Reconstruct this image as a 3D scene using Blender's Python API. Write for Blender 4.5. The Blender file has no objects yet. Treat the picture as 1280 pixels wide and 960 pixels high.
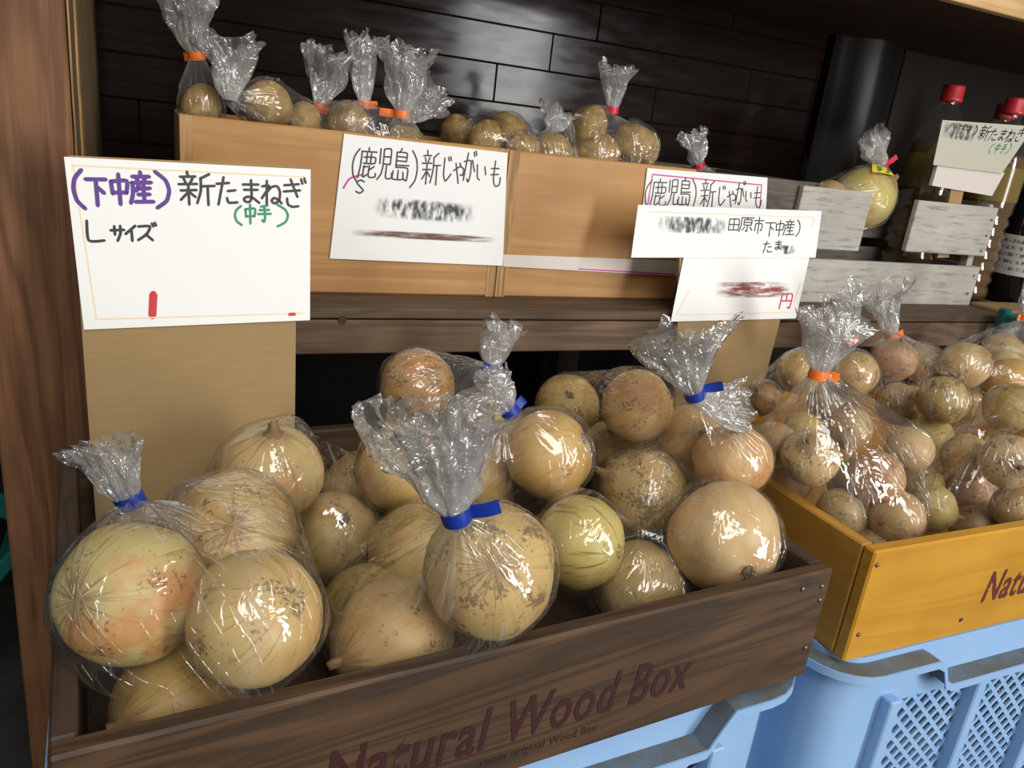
import bpy, bmesh, math, random
from mathutils import Vector, Matrix, noise
from mathutils.bvhtree import BVHTree
S = bpy.context.scene
COL = S.collection
R = math.radians
PI = math.pi

# ------------------------------------------------------------------ camera
FPX = 970.0
YAW, PIT, ROL = R(26.02), R(18.4), R(6.9)
FWD = Vector((math.sin(YAW)*math.cos(PIT), math.cos(YAW)*math.cos(PIT), -math.sin(PIT)))
_r = Vector((math.cos(YAW), -math.sin(YAW), 0)); _u = _r.cross(FWD)
RGT = _r*math.cos(ROL) + _u*math.sin(ROL)
UP = -_r*math.sin(ROL) + _u*math.cos(ROL)
cam = bpy.data.cameras.new('camera'); cam.sensor_width = 36; cam.lens = FPX/1280*36
cam.clip_start = .01
camo = bpy.data.objects.new('camera', cam); COL.objects.link(camo)
camo.matrix_world = Matrix(((RGT.x, UP.x, -FWD.x, 0), (RGT.y, UP.y, -FWD.y, 0), (RGT.z, UP.z, -FWD.z, 0), (0, 0, 0, 1)))
S.camera = camo

# ------------------------------------------------------------------ light
W = bpy.data.worlds.new('world'); S.world = W; W.use_nodes = True
bg = W.node_tree.nodes['Background']
bg.inputs[0].default_value = (1, .975, .93, 1); bg.inputs[1].default_value = .2
def area(name, loc, target, sx, sy, power, color):
    l = bpy.data.lights.new(name, 'AREA'); l.shape = 'RECTANGLE'; l.size = sx; l.size_y = sy
    l.energy = power; l.color = color
    o = bpy.data.objects.new(name, l); COL.objects.link(o); o.location = loc
    o.rotation_euler = (Vector(target)-Vector(loc)).to_track_quat('-Z', 'Y').to_euler()
    return o
area('shop_entrance_daylight', (1.9, -2.2, .3), (.4, .7, -.2), .5, 1.9, 78, (1, .98, .95))
area('upper_soft_fill', (.1, -2.0, 1.75), (.35, .6, -.25), 2.2, .8, 52, (1, .97, .93))  # added soft fill light, set high to keep its reflection off the planks
area('overhead_warm_light', (.2, -.35, 1.5), (.35, .6, -.3), .25, 1.2, 9, (1, .93, .82))  # narrow warm area light from overhead
S.view_settings.view_transform = 'Standard'; S.view_settings.look = 'None'
S.view_settings.exposure = -0.17; S.view_settings.gamma = 1; S.view_settings.use_curve_mapping = False
S.cycles.transparent_max_bounces = 40
S.cycles.max_bounces = 8

# ------------------------------------------------------------------ helpers
def ray(x, y): return RGT*((x-640)/FPX) - UP*((y-480)/FPX) + FWD
def at(x, y, Y): v = ray(x, y); return v*(Y/v.y)                 # photo point on the upright plane at depth Y
def at_pl(x, y, p, n): v = ray(x, y); return v*(Vector(p).dot(n)/v.dot(n))

def mesh(name, verts, faces, m=None, parent=None, smooth=False):
    me = bpy.data.meshes.new(name); me.from_pydata([tuple(v) for v in verts], [], faces); me.update()
    if smooth: me.polygons.foreach_set('use_smooth', [True]*len(me.polygons))
    o = bpy.data.objects.new(name, me); COL.objects.link(o)
    if m: me.materials.append(m)
    if parent: o.parent = parent
    return o
def bmobj(name, bm, m=None, parent=None, smooth=False):
    bmesh.ops.recalc_face_normals(bm, faces=bm.faces)
    me = bpy.data.meshes.new(name); bm.to_mesh(me); bm.free()
    if smooth: me.polygons.foreach_set('use_smooth', [True]*len(me.polygons))
    o = bpy.data.objects.new(name, me); COL.objects.link(o)
    if m: me.materials.append(m)
    if parent: o.parent = parent
    return o
def by_angle(o):
    o.data.polygons.foreach_set('use_smooth', [True]*len(o.data.polygons)); o.data.set_sharp_from_angle(angle=.6); return o
def tag(o, label=None, cat=None, group=None, kind=None):
    if label: o['label'] = label
    if cat: o['category'] = cat
    if group: o['group'] = group
    if kind: o['kind'] = kind
    return o
def thing(name, label, cat, loc=(0, 0, 0), rz=0, group=None):
    o = bpy.data.objects.new(name, None); COL.objects.link(o); o.location = loc; o.rotation_euler = (0, 0, rz)
    o.empty_display_size = .02
    return tag(o, label, cat, group)
def add_box(bm, x0, x1, y0, y1, z0, z1, bev=0, seg=1, mat=None):
    b = bmesh.ops.create_cube(bm, size=1)
    vs = b['verts']
    for v in vs:
        v.co = Vector(((x0+x1)/2+v.co.x*(x1-x0), (y0+y1)/2+v.co.y*(y1-y0), (z0+z1)/2+v.co.z*(z1-z0)))
    if bev:
        es = list({e for v in vs for e in v.link_edges})
        r = bmesh.ops.bevel(bm, geom=es, offset=bev, segments=seg, affect='EDGES', profile=.6)
        vs = list({v for f in r['faces'] for v in f.verts} | {v for v in vs if v.is_valid})
    if mat is not None:
        bmesh.ops.transform(bm, matrix=mat, verts=vs)
def box(name, x0, x1, y0, y1, z0, z1, m, parent=None, bev=.001):
    bm = bmesh.new(); add_box(bm, x0, x1, y0, y1, z0, z1, bev)
    return bmobj(name, bm, m, parent)
def lathe(bm, prof, n=24, cap=True):
    rings = []
    for r, z in prof:
        rings.append([bm.verts.new((r*math.cos(2*PI*i/n), r*math.sin(2*PI*i/n), z)) for i in range(n)])
    for a, b in zip(rings, rings[1:]):
        for i in range(n): bm.faces.new((a[i], a[(i+1) % n], b[(i+1) % n], b[i]))
    if cap: bm.faces.new(rings[0][::-1]); bm.faces.new(rings[-1])

# ------------------------------------------------------------------ materials
class NT:
    def __init__(s, name):
        s.m = bpy.data.materials.new(name); s.m.use_nodes = True
        s.t = s.m.node_tree; s.n = s.t.nodes; s.b = s.n['Principled BSDF']; s.out = s.n['Material Output']
    def add(s, typ, **k):
        n = s.n.new(typ)
        for a, v in k.items(): setattr(n, a, v)
        return n
    def ln(s, a, b): s.t.links.new(a, b)
    def val(s, sock, v):
        if hasattr(v, 'is_linked') or isinstance(v, bpy.types.NodeSocket): s.ln(v, sock)
        else: sock.default_value = v
    def math(s, op, a, b=0, c=0, clamp=False):
        n = s.add('ShaderNodeMath', operation=op, use_clamp=clamp)
        for i, v in enumerate((a, b, c)): s.val(n.inputs[i], v)
        return n.outputs[0]
    def noise(s, vec, scale, detail=4, rough=.55, dist=0):
        n = s.add('ShaderNodeTexNoise'); s.ln(vec, n.inputs['Vector'])
        n.inputs['Scale'].default_value = scale; n.inputs['Detail'].default_value = detail
        n.inputs['Roughness'].default_value = rough; n.inputs['Distortion'].default_value = dist
        return n.outputs['Fac']
    def ramp(s, fac, stops):
        n = s.add('ShaderNodeValToRGB'); e = n.color_ramp.elements
        while len(e) < len(stops): e.new(.5)
        for k, (p, c) in zip(e, stops):
            k.position = p; k.color = (c, c, c, 1) if isinstance(c, (int, float)) else (*c, 1)
        s.ln(fac, n.inputs[0]); return n.outputs[0]
    def mix(s, fac, a, b, mode='MIX'):
        n = s.add('ShaderNodeMix', data_type='RGBA', blend_type=mode)
        s.val(n.inputs[0], fac)
        for sock, v in ((n.inputs[6], a), (n.inputs[7], b)):
            if isinstance(v, bpy.types.NodeSocket): s.ln(v, sock)
            else: sock.default_value = (*v, 1)
        return n.outputs[2]
    def bump(s, h, strength, dist=.001, normal=None):
        n = s.add('ShaderNodeBump'); n.inputs['Strength'].default_value = strength; n.inputs['Distance'].default_value = dist
        s.ln(h, n.inputs['Height']); return n.outputs[0]
    def mapping(s, vec, scale, loc=None):
        n = s.add('ShaderNodeMapping'); s.ln(vec, n.inputs['Vector']); n.inputs['Scale'].default_value = scale
        if loc is not None: s.ln(loc, n.inputs['Location'])
        return n.outputs[0]
    def objvec(s): return s.add('ShaderNodeTexCoord').outputs['Object']
    def rnd(s): return s.add('ShaderNodeObjectInfo').outputs['Random']
    def set(s, **k):
        for a, v in k.items():
            sock = s.b.inputs[a.replace('_', ' ')]
            if isinstance(v, bpy.types.NodeSocket): s.ln(v, sock)
            else: sock.default_value = (*v, 1) if isinstance(v, tuple) and len(v) == 3 else v
        return s.m

def plain(name, c, rough=.6, **k):
    t = NT(name); return t.set(Base_Color=c, Roughness=rough, **k)
def wood(name, dark, light, axis='X', rough=.6, freq=1.0, contrast=(.3, .72), wear=None, spec=.4, rings=.5):
    t = NT(name); v = t.objvec()
    rn = t.math('MULTIPLY', t.rnd(), 17.0)
    cv = t.add('ShaderNodeCombineXYZ')
    for i in range(3): t.ln(rn, cv.inputs[i])
    lo, hi = 2.2*freq, 26*freq
    sc = {'X': (lo, hi, hi), 'Y': (hi, lo, hi), 'Z': (hi, hi, lo)}[axis]
    mv = t.mapping(v, sc, cv.outputs[0])
    big = t.noise(mv, .9, 3, .5, 1.2)
    wv = t.math('SINE', t.math('MULTIPLY', big, 34))
    wv = t.math('MULTIPLY_ADD', wv, .5*rings, .5)
    sc2 = {'X': (8, 420, 420), 'Y': (420, 8, 420), 'Z': (420, 420, 8)}[axis]
    fine = t.noise(t.mapping(v, sc2, cv.outputs[0]), 1.0, 3, .6)
    f = t.math('ADD', t.math('MULTIPLY', wv, .45), t.math('MULTIPLY', fine, .35))
    f = t.math('ADD', f, t.math('MULTIPLY', big, .25))
    c = t.ramp(f, [(contrast[0], dark), (contrast[1], light)])
    c = t.mix(t.math('MULTIPLY', t.ramp(t.noise(v, 9, 3), [(.4, 0.0), (.7, 1.0)]), .35), c, tuple(x*.6 for x in dark))
    if wear:
        wt = wear[2] if len(wear) > 2 else .66
        w = t.ramp(t.noise(t.mapping(v, (.1, 1, 1) if len(wear) > 2 else (1, 1, 1)), wear[3] if len(wear) > 2 else 34, 6, .7), [(wt, 0.0), (wt+.06, 1.0)])
        c = t.mix(t.math('MULTIPLY', w, wear[1]), c, wear[0])
    return t.set(Base_Color=c, Roughness=rough, Specular_IOR_Level=spec, Normal=t.bump(f, .25, .0008))

M = {}
M['post'] = wood('post_wood', (.075, .03, .013), (.30, .145, .068), 'Z', .5, .9, (.22, .85), rings=.5)
M['ply'] = wood('plywood', (.1, .065, .03), (.2, .135, .065), 'Z', .7, .6, rings=.2)
M['plyedge'] = wood('plywood_edge', (.09, .045, .015), (.42, .25, .09), 'Z', .75, 2.0)
M['natural'] = wood('natural_board', (.36, .175, .055), (.58, .33, .13), 'X', .55, .6, (.2, .85), rings=.55)
M['natural_end'] = wood('natural_end_grain', (.2, .1, .035), (.55, .33, .14), 'Z', .6, 1.6)
M['natural_y'] = wood('natural_side', (.34, .2, .085), (.5, .31, .14), 'Y', .6, .8, (.2, .85), rings=.3)
M['dark'] = wood('dark_stained_board', (.034, .021, .012), (.13, .068, .032), 'X', .62, 1.2, (.22, .9), ((.16, .1, .06), .25), rings=.8)
M['dark_y'] = wood('dark_stained_side', (.035, .022, .015), (.085, .052, .034), 'Y', .62, 1.2, (.22, .9))
M['yellow'] = wood('honey_board', (.5, .23, .018), (.66, .35, .04), 'X', .42, .8, (.2, .85), rings=.5)
M['yellow_y'] = wood('honey_side', (.44, .21, .03), (.62, .34, .06), 'Y', .45, .8, (.2, .85), rings=.5)
M['apron'] = wood('shelf_apron', (.05, .03, .018), (.24, .15, .092), 'X', .6, 1.0, (.2, .85), rings=.5)
M['shelfwood'] = wood('shelf_plank_wood', (.055, .036, .022), (.14, .09, .055), 'X', .65, 1.0)
M['white_crate'] = wood('white_washed_slat', (.3, .28, .24), (.56, .54, .49), 'X', .85, 2.0, (.2, .75), ((.14, .12, .09), .5, .54, 170), rings=.12)
M['grey_crate'] = wood('weathered_grey_board', (.06, .05, .04), (.15, .13, .105), 'X', .8, 2.0)
M['shelf_light'] = wood('light_shelf_edge', (.5, .3, .12), (.7, .48, .24), 'X', .6, .8)
M['beam'] = wood('beam_wood', (.03, .014, .008), (.07, .035, .02), 'X', .6)

def wallmat():
    t = NT('dark_glossy_plank'); v = t.objvec()
    f = t.noise(t.mapping(v, (6, 60, 150)), 1.0, 4, .6)
    c = t.ramp(f, [(.3, (.009, .0055, .0045)), (.75, (.022, .013, .010))])
    rgh = t.ramp(t.noise(t.mapping(v, (14, 14, 60)), 1, 3), [(.3, .09), (.8, .22)])
    h = t.noise(t.mapping(v, (5, 5, 26)), 1, 2)
    return t.set(Base_Color=c, Roughness=rgh, Specular_IOR_Level=.2, Normal=t.bump(h, .2, .002))
M['wall'] = wallmat()
M['wallpanel'] = plain('dark_brown_panel', (.016, .011, .008), .6, Specular_IOR_Level=.25)
M['wallgap'] = plain('wall_backing', (.006, .005, .005), .7)
M['black_cover'] = plain('black_leather_cover', (.012, .010, .009), .42, Specular_IOR_Level=.3)
M['floor'] = (lambda t: t.set(Base_Color=t.ramp(t.noise(t.objvec(), 14, 5), [(.3, (.02, .019, .018)), (.7, (.045, .043, .04))]), Roughness=.8))(NT('concrete'))
def papermat(name, c):
    t = NT(name); v = t.objvec()
    return t.set(Base_Color=t.mix(t.math('MULTIPLY', t.noise(v, 22, 3), .25), c, tuple(x*.86 for x in c)), Roughness=.55,
                 Normal=t.bump(t.noise(v, 60, 2), .15, .0006))
M['paper'] = papermat('white_card', (.86, .87, .86))
M['paper_strip'] = papermat('pale_strip', (.66, .6, .55))
M['paper_old'] = papermat('yellowed_card', (.5, .49, .40))
def cardmat():
    t = NT('corrugated_cardboard'); v = t.objvec()
    h = t.math('SINE', t.math('MULTIPLY', t.add('ShaderNodeSeparateXYZ').outputs[2], 1))
    f = t.noise(t.mapping(v, (40, 40, 260)), 1, 4)
    c = t.ramp(f, [(.25, (.31, .21, .098)), (.75, (.345, .237, .113))])
    return t.set(Base_Color=c, Roughness=.8, Specular_IOR_Level=.2, Normal=t.bump(f, .15, .0005))
M['card'] = cardmat()
M['ink_black'] = plain('black_marker', (.03, .03, .035), .5)
M['ink_purple'] = plain('purple_marker', (.1, .035, .26), .5)
M['ink_green'] = plain('green_marker', (.03, .26, .14), .5)
M['ink_red'] = plain('red_marker', (.6, .03, .04), .5)
M['ink_pink'] = plain('magenta_marker', (.62, .05, .36), .5)
M['ink_orange'] = plain('orange_marker', (.88, .7, .46), .6)
def smear(name, c, lo, hi, amt, sc=(30, 30, 130), fade=True):
    t = NT(name); v = t.objvec()
    f = t.ramp(t.noise(t.mapping(v, sc), 1, 4, .65), [(lo, 0.0), (hi, 1.0)])
    if fade:
        g = t.add('ShaderNodeSeparateXYZ'); t.ln(t.add('ShaderNodeTexCoord').outputs['Generated'], g.inputs[0])
        e = 1.0
        for k in (0, 2):
            e = t.math('MULTIPLY', e, t.math('MULTIPLY', t.math('MULTIPLY', g.outputs[k], t.math('SUBTRACT', 1.0, g.outputs[k])), 4.0))
        f = t.math('MULTIPLY', f, t.ramp(e, [(.05, 0.0), (.6, 1.0)]))
    tr = t.add('ShaderNodeBsdfTransparent'); mx = t.add('ShaderNodeMixShader')
    t.ln(t.math('MULTIPLY', f, amt), mx.inputs[0]); t.ln(tr.outputs[0], mx.inputs[1]); t.ln(t.b.outputs[0], mx.inputs[2])
    t.ln(mx.outputs[0], t.out.inputs[0])
    return t.set(Base_Color=c, Roughness=.7)
M['smear_grey'] = smear('smudged_grey_ink', (.04, .05, .06), .42, .62, .85, (150, 150, 60))
M['smear_red'] = smear('smudged_red_ink', (.3, .05, .04), .35, .6, .9, (40, 40, 220))
M['smear_brown'] = smear('brown_fold_mark', (.16, .07, .04), .3, .55, .85, (25, 25, 320))
M['stencil'] = smear('worn_maroon_stencil', (.042, .006, .008), .33, .42, .93, (90, 90, 90), False)
M['stencil_y'] = smear('worn_maroon_print', (.11, .014, .012), .33, .4, .96, (90, 90, 90), False)
M['fine_print'] = smear('blurred_fine_print', (.06, .06, .07), .45, .6, .7, (260, 260, 90), False)
M['knot'] = plain('knot_wood', (.04, .02, .012), .7)
M['nail'] = plain('nail_metal', (.18, .15, .12), .45, Metallic=.7)
def crateblue():
    t = NT('blue_crate_plastic'); v = t.objvec()
    n1 = t.noise(v, 14, 5); c = t.mix(t.ramp(n1, [(.35, 0.0), (.75, .5)]), (.27, .47, .77), (.4, .57, .8))
    return t.set(Base_Color=c, Roughness=.42)
M['blue'] = crateblue()
def flangemat():
    t = NT('dirty_blue_flange'); v = t.objvec()
    c = t.mix(t.ramp(t.noise(v, 30, 6, .65), [(.3, 0.0), (.6, 1.0)]), (.14, .2, .27), (.12, .125, .115))
    return t.set(Base_Color=c, Roughness=.75)
M['flange'] = flangemat()
M['teal'] = plain('teal_crate_plastic', (.004, .1, .1), .4)

def filmmat(name, milk, rough, gloss, bumps=(95, .5, 1.0), tint=(.985, .985, .98), gath=.2, line=.16, det=0, thin=8.0):
    t = NT(name); v = t.objvec()
    h1 = t.noise(v, bumps[0], 3, .6, .8)
    h1 = t.math('SUBTRACT', 1.0, t.math('MULTIPLY', t.math('ABSOLUTE', t.math('SUBTRACT', h1, .5)), 2.0))
    h = t.math('MULTIPLY', t.math('POWER', h1, 5.0), bumps[1]); lines = 0.0
    mk = t.ramp(t.noise(v, 30, 2), [(.44, 0.0), (.58, 1.0)])
    for an, k in (('crease', 1.0), ('crease_twist', .8)):
        a_ = t.add('ShaderNodeAttribute', attribute_type='GEOMETRY', attribute_name=an).outputs['Vector']
        n_ = t.noise(a_, 1.0, det, .5)
        n_ = t.math('SUBTRACT', 1.0, t.math('MULTIPLY', t.math('ABSOLUTE', t.math('SUBTRACT', n_, .5)), thin), clamp=True)
        n_ = t.math('MULTIPLY', t.math('MULTIPLY', t.math('POWER', n_, 4.0), mk), k)
        lines = t.math('ADD', lines, n_)
    h = t.math('ADD', h, t.math('MULTIPLY', lines, bumps[2]))
    nb = t.bump(h, 1.0, .0012)
    ga = t.add('ShaderNodeAttribute', attribute_type='GEOMETRY', attribute_name='gather').outputs['Fac']
    ge = t.add('ShaderNodeNewGeometry')
    dt = t.add('ShaderNodeVectorMath', operation='DOT_PRODUCT'); t.ln(ge.outputs['Incoming'], dt.inputs[0]); t.ln(ge.outputs['Normal'], dt.inputs[1])
    om = t.math('SUBTRACT', 1.0, t.math('ABSOLUTE', dt.outputs['Value']), clamp=True)
    fac = t.math('MULTIPLY', t.math('MULTIPLY_ADD', t.math('POWER', om, 4.0), .5, .075), gloss, clamp=True)
    tr = t.add('ShaderNodeBsdfTransparent'); tr.inputs[0].default_value = (*tint, 1)
    gl = t.add('ShaderNodeBsdfGlossy'); gl.inputs['Roughness'].default_value = rough; t.ln(nb, gl.inputs['Normal'])
    df = t.add('ShaderNodeBsdfDiffuse'); df.inputs[0].default_value = (.9, .9, .9, 1)
    tl = t.add('ShaderNodeBsdfTranslucent'); tl.inputs[0].default_value = (.9, .9, .9, 1)
    md = t.add('ShaderNodeMixShader'); md.inputs[0].default_value = .4; t.ln(df.outputs[0], md.inputs[1]); t.ln(tl.outputs[0], md.inputs[2])
    m1 = t.add('ShaderNodeMixShader')
    t.ln(t.math('ADD', t.math('MULTIPLY_ADD', ga, gath, milk), t.math('MULTIPLY', lines, line), clamp=True), m1.inputs[0])
    t.ln(tr.outputs[0], m1.inputs[1]); t.ln(md.outputs[0], m1.inputs[2])
    m2 = t.add('ShaderNodeMixShader'); t.ln(fac, m2.inputs[0]); t.ln(m1.outputs[0], m2.inputs[1]); t.ln(gl.outputs[0], m2.inputs[2])
    t.ln(m2.outputs[0], t.out.inputs[0]); t.n.remove(t.b)
    return t.m
M['film'] = filmmat('clear_bag_film', .018, .045, 1.3, (34, .35, 1.3))
M['tuft'] = filmmat('crumpled_bag_film', .14, .07, 2.3, (60, .9, .9), gath=.2, line=.12)
M['tape_blue'] = plain('blue_tape', (.006, .035, .30), .4)
M['tape_orange'] = plain('orange_tape', (.9, .19, .02), .4)
M['tape_red'] = plain('red_tape', (.62, .012, .045), .4)
M['tape_pale'] = plain('tape_end_film', (.45, .6, .8), .35)
M['sticker'] = plain('yellow_sticker', (.85, .66, .04), .5)

def onionmat(name, small=False):
    t = NT(name); v = t.objvec()
    sp = t.add('ShaderNodeSeparateXYZ'); t.ln(v, sp.inputs[0])
    x, y, z = sp.outputs
    rho = t.math('SQRT', t.math('ADD', t.math('MULTIPLY', x, x), t.math('MULTIPLY', y, y)))
    rr = t.math('ADD', rho, .0008)
    cx = t.math('DIVIDE', x, rr); cy = t.math('DIVIDE', y, rr)
    off = t.math('MULTIPLY', t.rnd(), 40)
    cb = t.add('ShaderNodeCombineXYZ'); t.ln(cx, cb.inputs[0]); t.ln(cy, cb.inputs[1]); t.ln(t.math('MULTIPLY_ADD', z, .1, off), cb.inputs[2])
    veins = t.noise(cb.outputs[0], 11, 3, .6)
    broad = t.noise(cb.outputs[0], 2.2, 3, .5)
    ob = t.add('ShaderNodeCombineXYZ')
    for i in range(3): t.ln(off, ob.inputs[i])
    vv = t.add('ShaderNodeVectorMath', operation='ADD'); t.ln(v, vv.inputs[0]); t.ln(ob.outputs[0], vv.inputs[1])
    vv = vv.outputs[0]
    oc = t.add('ShaderNodeObjectInfo').outputs['Color']
    c = t.mix(t.ramp(broad, [(.35, 0.0), (.7, 1.0)]), oc, t.mix(.5, oc, (.64, .47, .19)))
    c = t.mix(t.ramp(t.noise(vv, 1.7, 4), [(.48, 0.0), (.75, .7)]), c, t.mix(.7, oc, (.5, .24, .07), 'MIX'))
    st_ = t.add('ShaderNodeAttribute', attribute_type='OBJECT', attribute_name='stripes').outputs['Fac']
    c = t.mix(t.math('MULTIPLY', t.ramp(veins, [(.57, 0.0), (.66, 1.0)]), st_), c, (.24, .14, .04))
    bl = t.add('ShaderNodeAttribute', attribute_type='OBJECT', attribute_name='blush').outputs['Fac']
    c = t.mix(t.math('MULTIPLY', t.ramp(t.noise(vv, 1.1, 3, .6), [(.5, 0.0), (.64, 1.0)]), bl), c, (.58, .2, .045))
    at_ = t.add('ShaderNodeAttribute', attribute_type='OBJECT', attribute_name='spots').outputs['Fac']
    s1 = t.noise(vv, 15 if not small else 9, 5, .68); s2 = t.noise(vv, 2.3, 3, .5)
    th = t.math('SUBTRACT', .70, t.math('MULTIPLY', at_, .12))
    sv = t.math('MULTIPLY_ADD', s2, .5, t.math('MULTIPLY', s1, .62))
    sm = t.math('MULTIPLY', t.math('SUBTRACT', sv, th), 22, clamp=True)
    c = t.mix(t.math('MULTIPLY', sm, .72), c, (.11, .06, .03))
    # dry brown skin round the root plate and the tip
    ra = t.add('ShaderNodeAttribute', attribute_type='OBJECT', attribute_name='bulb_radius').outputs['Fac']
    zn = t.math('DIVIDE', z, ra)
    base = t.math('MULTIPLY_ADD', zn, -1.0, t.math('MULTIPLY', t.math('SUBTRACT', veins, .5), .4))
    c = t.mix(t.ramp(base, [(.9, 0.0), (1.0, .8)]), c, (.15, .085, .045))
    top = t.math('ADD', zn, t.math('MULTIPLY', t.math('SUBTRACT', veins, .5), .5))
    c = t.mix(t.ramp(top, [(.84, 0.0), (1.05, .75)]), c, (.24, .14, .055))
    return t.set(Base_Color=c, Roughness=.42, Specular_IOR_Level=.45, Subsurface_Weight=0.0,
                 Normal=t.bump(t.math('ADD', veins, t.math('MULTIPLY', sm, -.3)), .25, .0008))
M['onion'] = onionmat('onion_skin'); M['onion_small'] = onionmat('small_onion_skin', True)
M['roots'] = plain('dry_roots', (.19, .13, .075), .9)
M['neck'] = plain('dry_onion_tip', (.25, .155, .07), .8)
def potatomat():
    t = NT('potato_skin'); v = t.objvec()
    c = t.ramp(t.noise(v, 2.2, 6, .65), [(.3, (.22, .125, .035)), (.6, (.42, .27, .085)), (.8, (.52, .36, .14))])
    c = t.mix(t.ramp(t.noise(v, 8, 3), [(.64, 0.0), (.72, .7)]), c, (.12, .065, .025))
    return t.set(Base_Color=c, Roughness=.6, Normal=t.bump(t.noise(v, 7, 4), .4, .0015))
M['potato'] = potatomat()
M['cap'] = plain('red_plastic_cap', (.55, .03, .04), .35)
M['pet'] = filmmat('clear_bottle_plastic', .02, .05, 1.2, (20, .05, 0.0), (.93, .9, .86), 0, 0)
def liquid():
    t = NT('brown_tea'); return t.set(Base_Color=(.12, .07, .024), Roughness=.12)
M['tea'] = liquid()
M['tea_light'] = plain('pale_tea', (.17, .12, .035), .15)
M['blackglass'] = plain('black_bottle', (.006, .006, .007), .12)
M['label'] = papermat('bottle_label', (.5, .5, .47))

# ------------------------------------------------------------------ setting
SH = -.197                      # top of the shelf
FLOOR = -.715
WY = 1.15                       # face of the planked wall
tag(box('floor', -1.6, 3.2, -.6, 1.2, FLOOR-.05, FLOOR, M['floor'], None, 0), kind='structure')
wall = tag(box('wall_back', -1.6, 3.2, WY+.008, WY+.06, FLOOR, .75, M['wallgap'], None, 0), kind='structure')
joints = [at(690, 60, WY), at(937, 108, WY), at(617, 125, WY), at(817, 132, WY), at(920, 10, WY), at(750, 23, WY), at(330, 110, WY), at(450, 60, WY)]
PH = .0535
def plank(x0, x1, z0, z1):
    dy = random.uniform(-.0006, .0006)
    return box('plank', x0+.0003, x1-.0003, WY+dy, WY+.0085, z0+.0004, z1-.0004, M['wall'], wall, .0012)
random.seed(4)
for k in range(-6, 7):
    z0 = .0285+PH*k; z1 = z0+PH
    xs = [-.9] + sorted(j.x for j in joints if z0 <= j.z < z1) + [1.105]
    if len(xs) == 2: xs = [-.9, random.uniform(-.2, .9), 1.105]
    for a, b in zip(xs, xs[1:]): plank(a, b, z0, z1)
box('panel', 1.29, 3.1, WY-.003, WY+.008, -.35, .74, M['wallpanel'], wall, .001)
# black covered post on the wall
pst = thing('wall_post', 'black leather-covered post with a rounded face on the planked back wall', 'post', (1.19, WY, -.25))
bm = bmesh.new()
prof = [(-.088, -.002), (-.086, -.012), (-.066, -.016), (-.05, -.03), (-.015, -.05), (.02, -.05), (.03, -.03), (.07, -.022), (.086, -.012), (.088, -.002)]
rows = []
for i in range(13):
    z = i/12*.485; w = 1+.02*math.sin(i*1.3)
    rows.append([bm.verts.new((x*w+.002*math.sin(i*.9), y, z)) for x, y in prof])
for a, b in zip(rows, rows[1:]):
    for i in range(len(prof)-1): bm.faces.new((a[i], a[i+1], b[i+1], b[i]))
bmobj('cover', bm, M['black_cover'], pst, True)
for sx in (-.087, .087):
    bm = bmesh.new(); add_box(bm, sx-.002, sx+.002, -.016, -.002, 0, .485, .0015); bmobj('edge_seam', bm, M['nail'] if 0 else M['black_cover'], pst)
bm = bmesh.new(); add_box(bm, .85, 1.32, WY-.05, WY-.004, .226, .255, .003)
tag(bmobj('wall_batten', bm, M['beam']), 'dark brown batten under the top shelf against the back wall', 'batten')
# upper shelf
us = thing('upper_shelf', 'pale-edged upper shelf running above the bottles', 'shelf', (.9, .77, .209))
box('shelf_board', -1.1, 1.6, .014, .378, .004, .022, M['beam'], us, .001)
box('edge_strip', -1.1, 1.6, 0, .014, .0, .026, M['shelf_light'], us, .001)

# lower shelf
sh = thing('display_shelf', 'dark brown wooden display shelf carrying the upper row of crates', 'shelf', (0, .77, SH))
box('shelf_board', -.05, 2.2, .0, .38, -.011, 0, M['shelfwood'], sh, .0015)
box('shelf_apron', -.05, 2.2, -.0, .02, -.049, -.0125, M['apron'], sh, .0015)
box('apron_cleat', .125, 2.2, .021, .05, -.045, -.012, M['apron'], sh, .001)
kp = at(428, 400, .77)
bm = bmesh.new(); bmesh.ops.create_cone(bm, cap_ends=True, segments=14, radius1=.0042, radius2=.0042, depth=.0012, matrix=Matrix.Translation((kp.x, -.0004, kp.z-SH)) @ Matrix.Rotation(PI/2, 4, 'X'))
bmobj('plug', bm, M['knot'], sh)
for x in (.62, 1.5): box('shelf_leg', x-.02, x+.02, .3, .34, FLOOR-SH, -.012, M['apron'], sh, .001)

# left post with plywood lining
p = thing('shelf_post', 'reddish brown wooden post standing at the left end of the shelf', 'post', (-.09, .77, FLOOR))
box('post_board', -.042, .0325, 0, .035, 0, 1.2, M['post'], p, .002)
box('plywood_edge', .0335, .0355, -.0005, .012, 0, 1.2, M['plyedge'], p, .0004)
box('plywood_core', .0356, .0378, -.001, .012, 0, 1.2, M['knot'], p, .0004)
box('plywood_edge', .0379, .0398, -.0005, .012, 0, 1.2, M['plyedge'], p, .0004)
box('plywood_panel', .0335, .0398, .0125, .30, FLOOR*-1-.19, 1.2, M['ply'], p, .0005)

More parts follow.
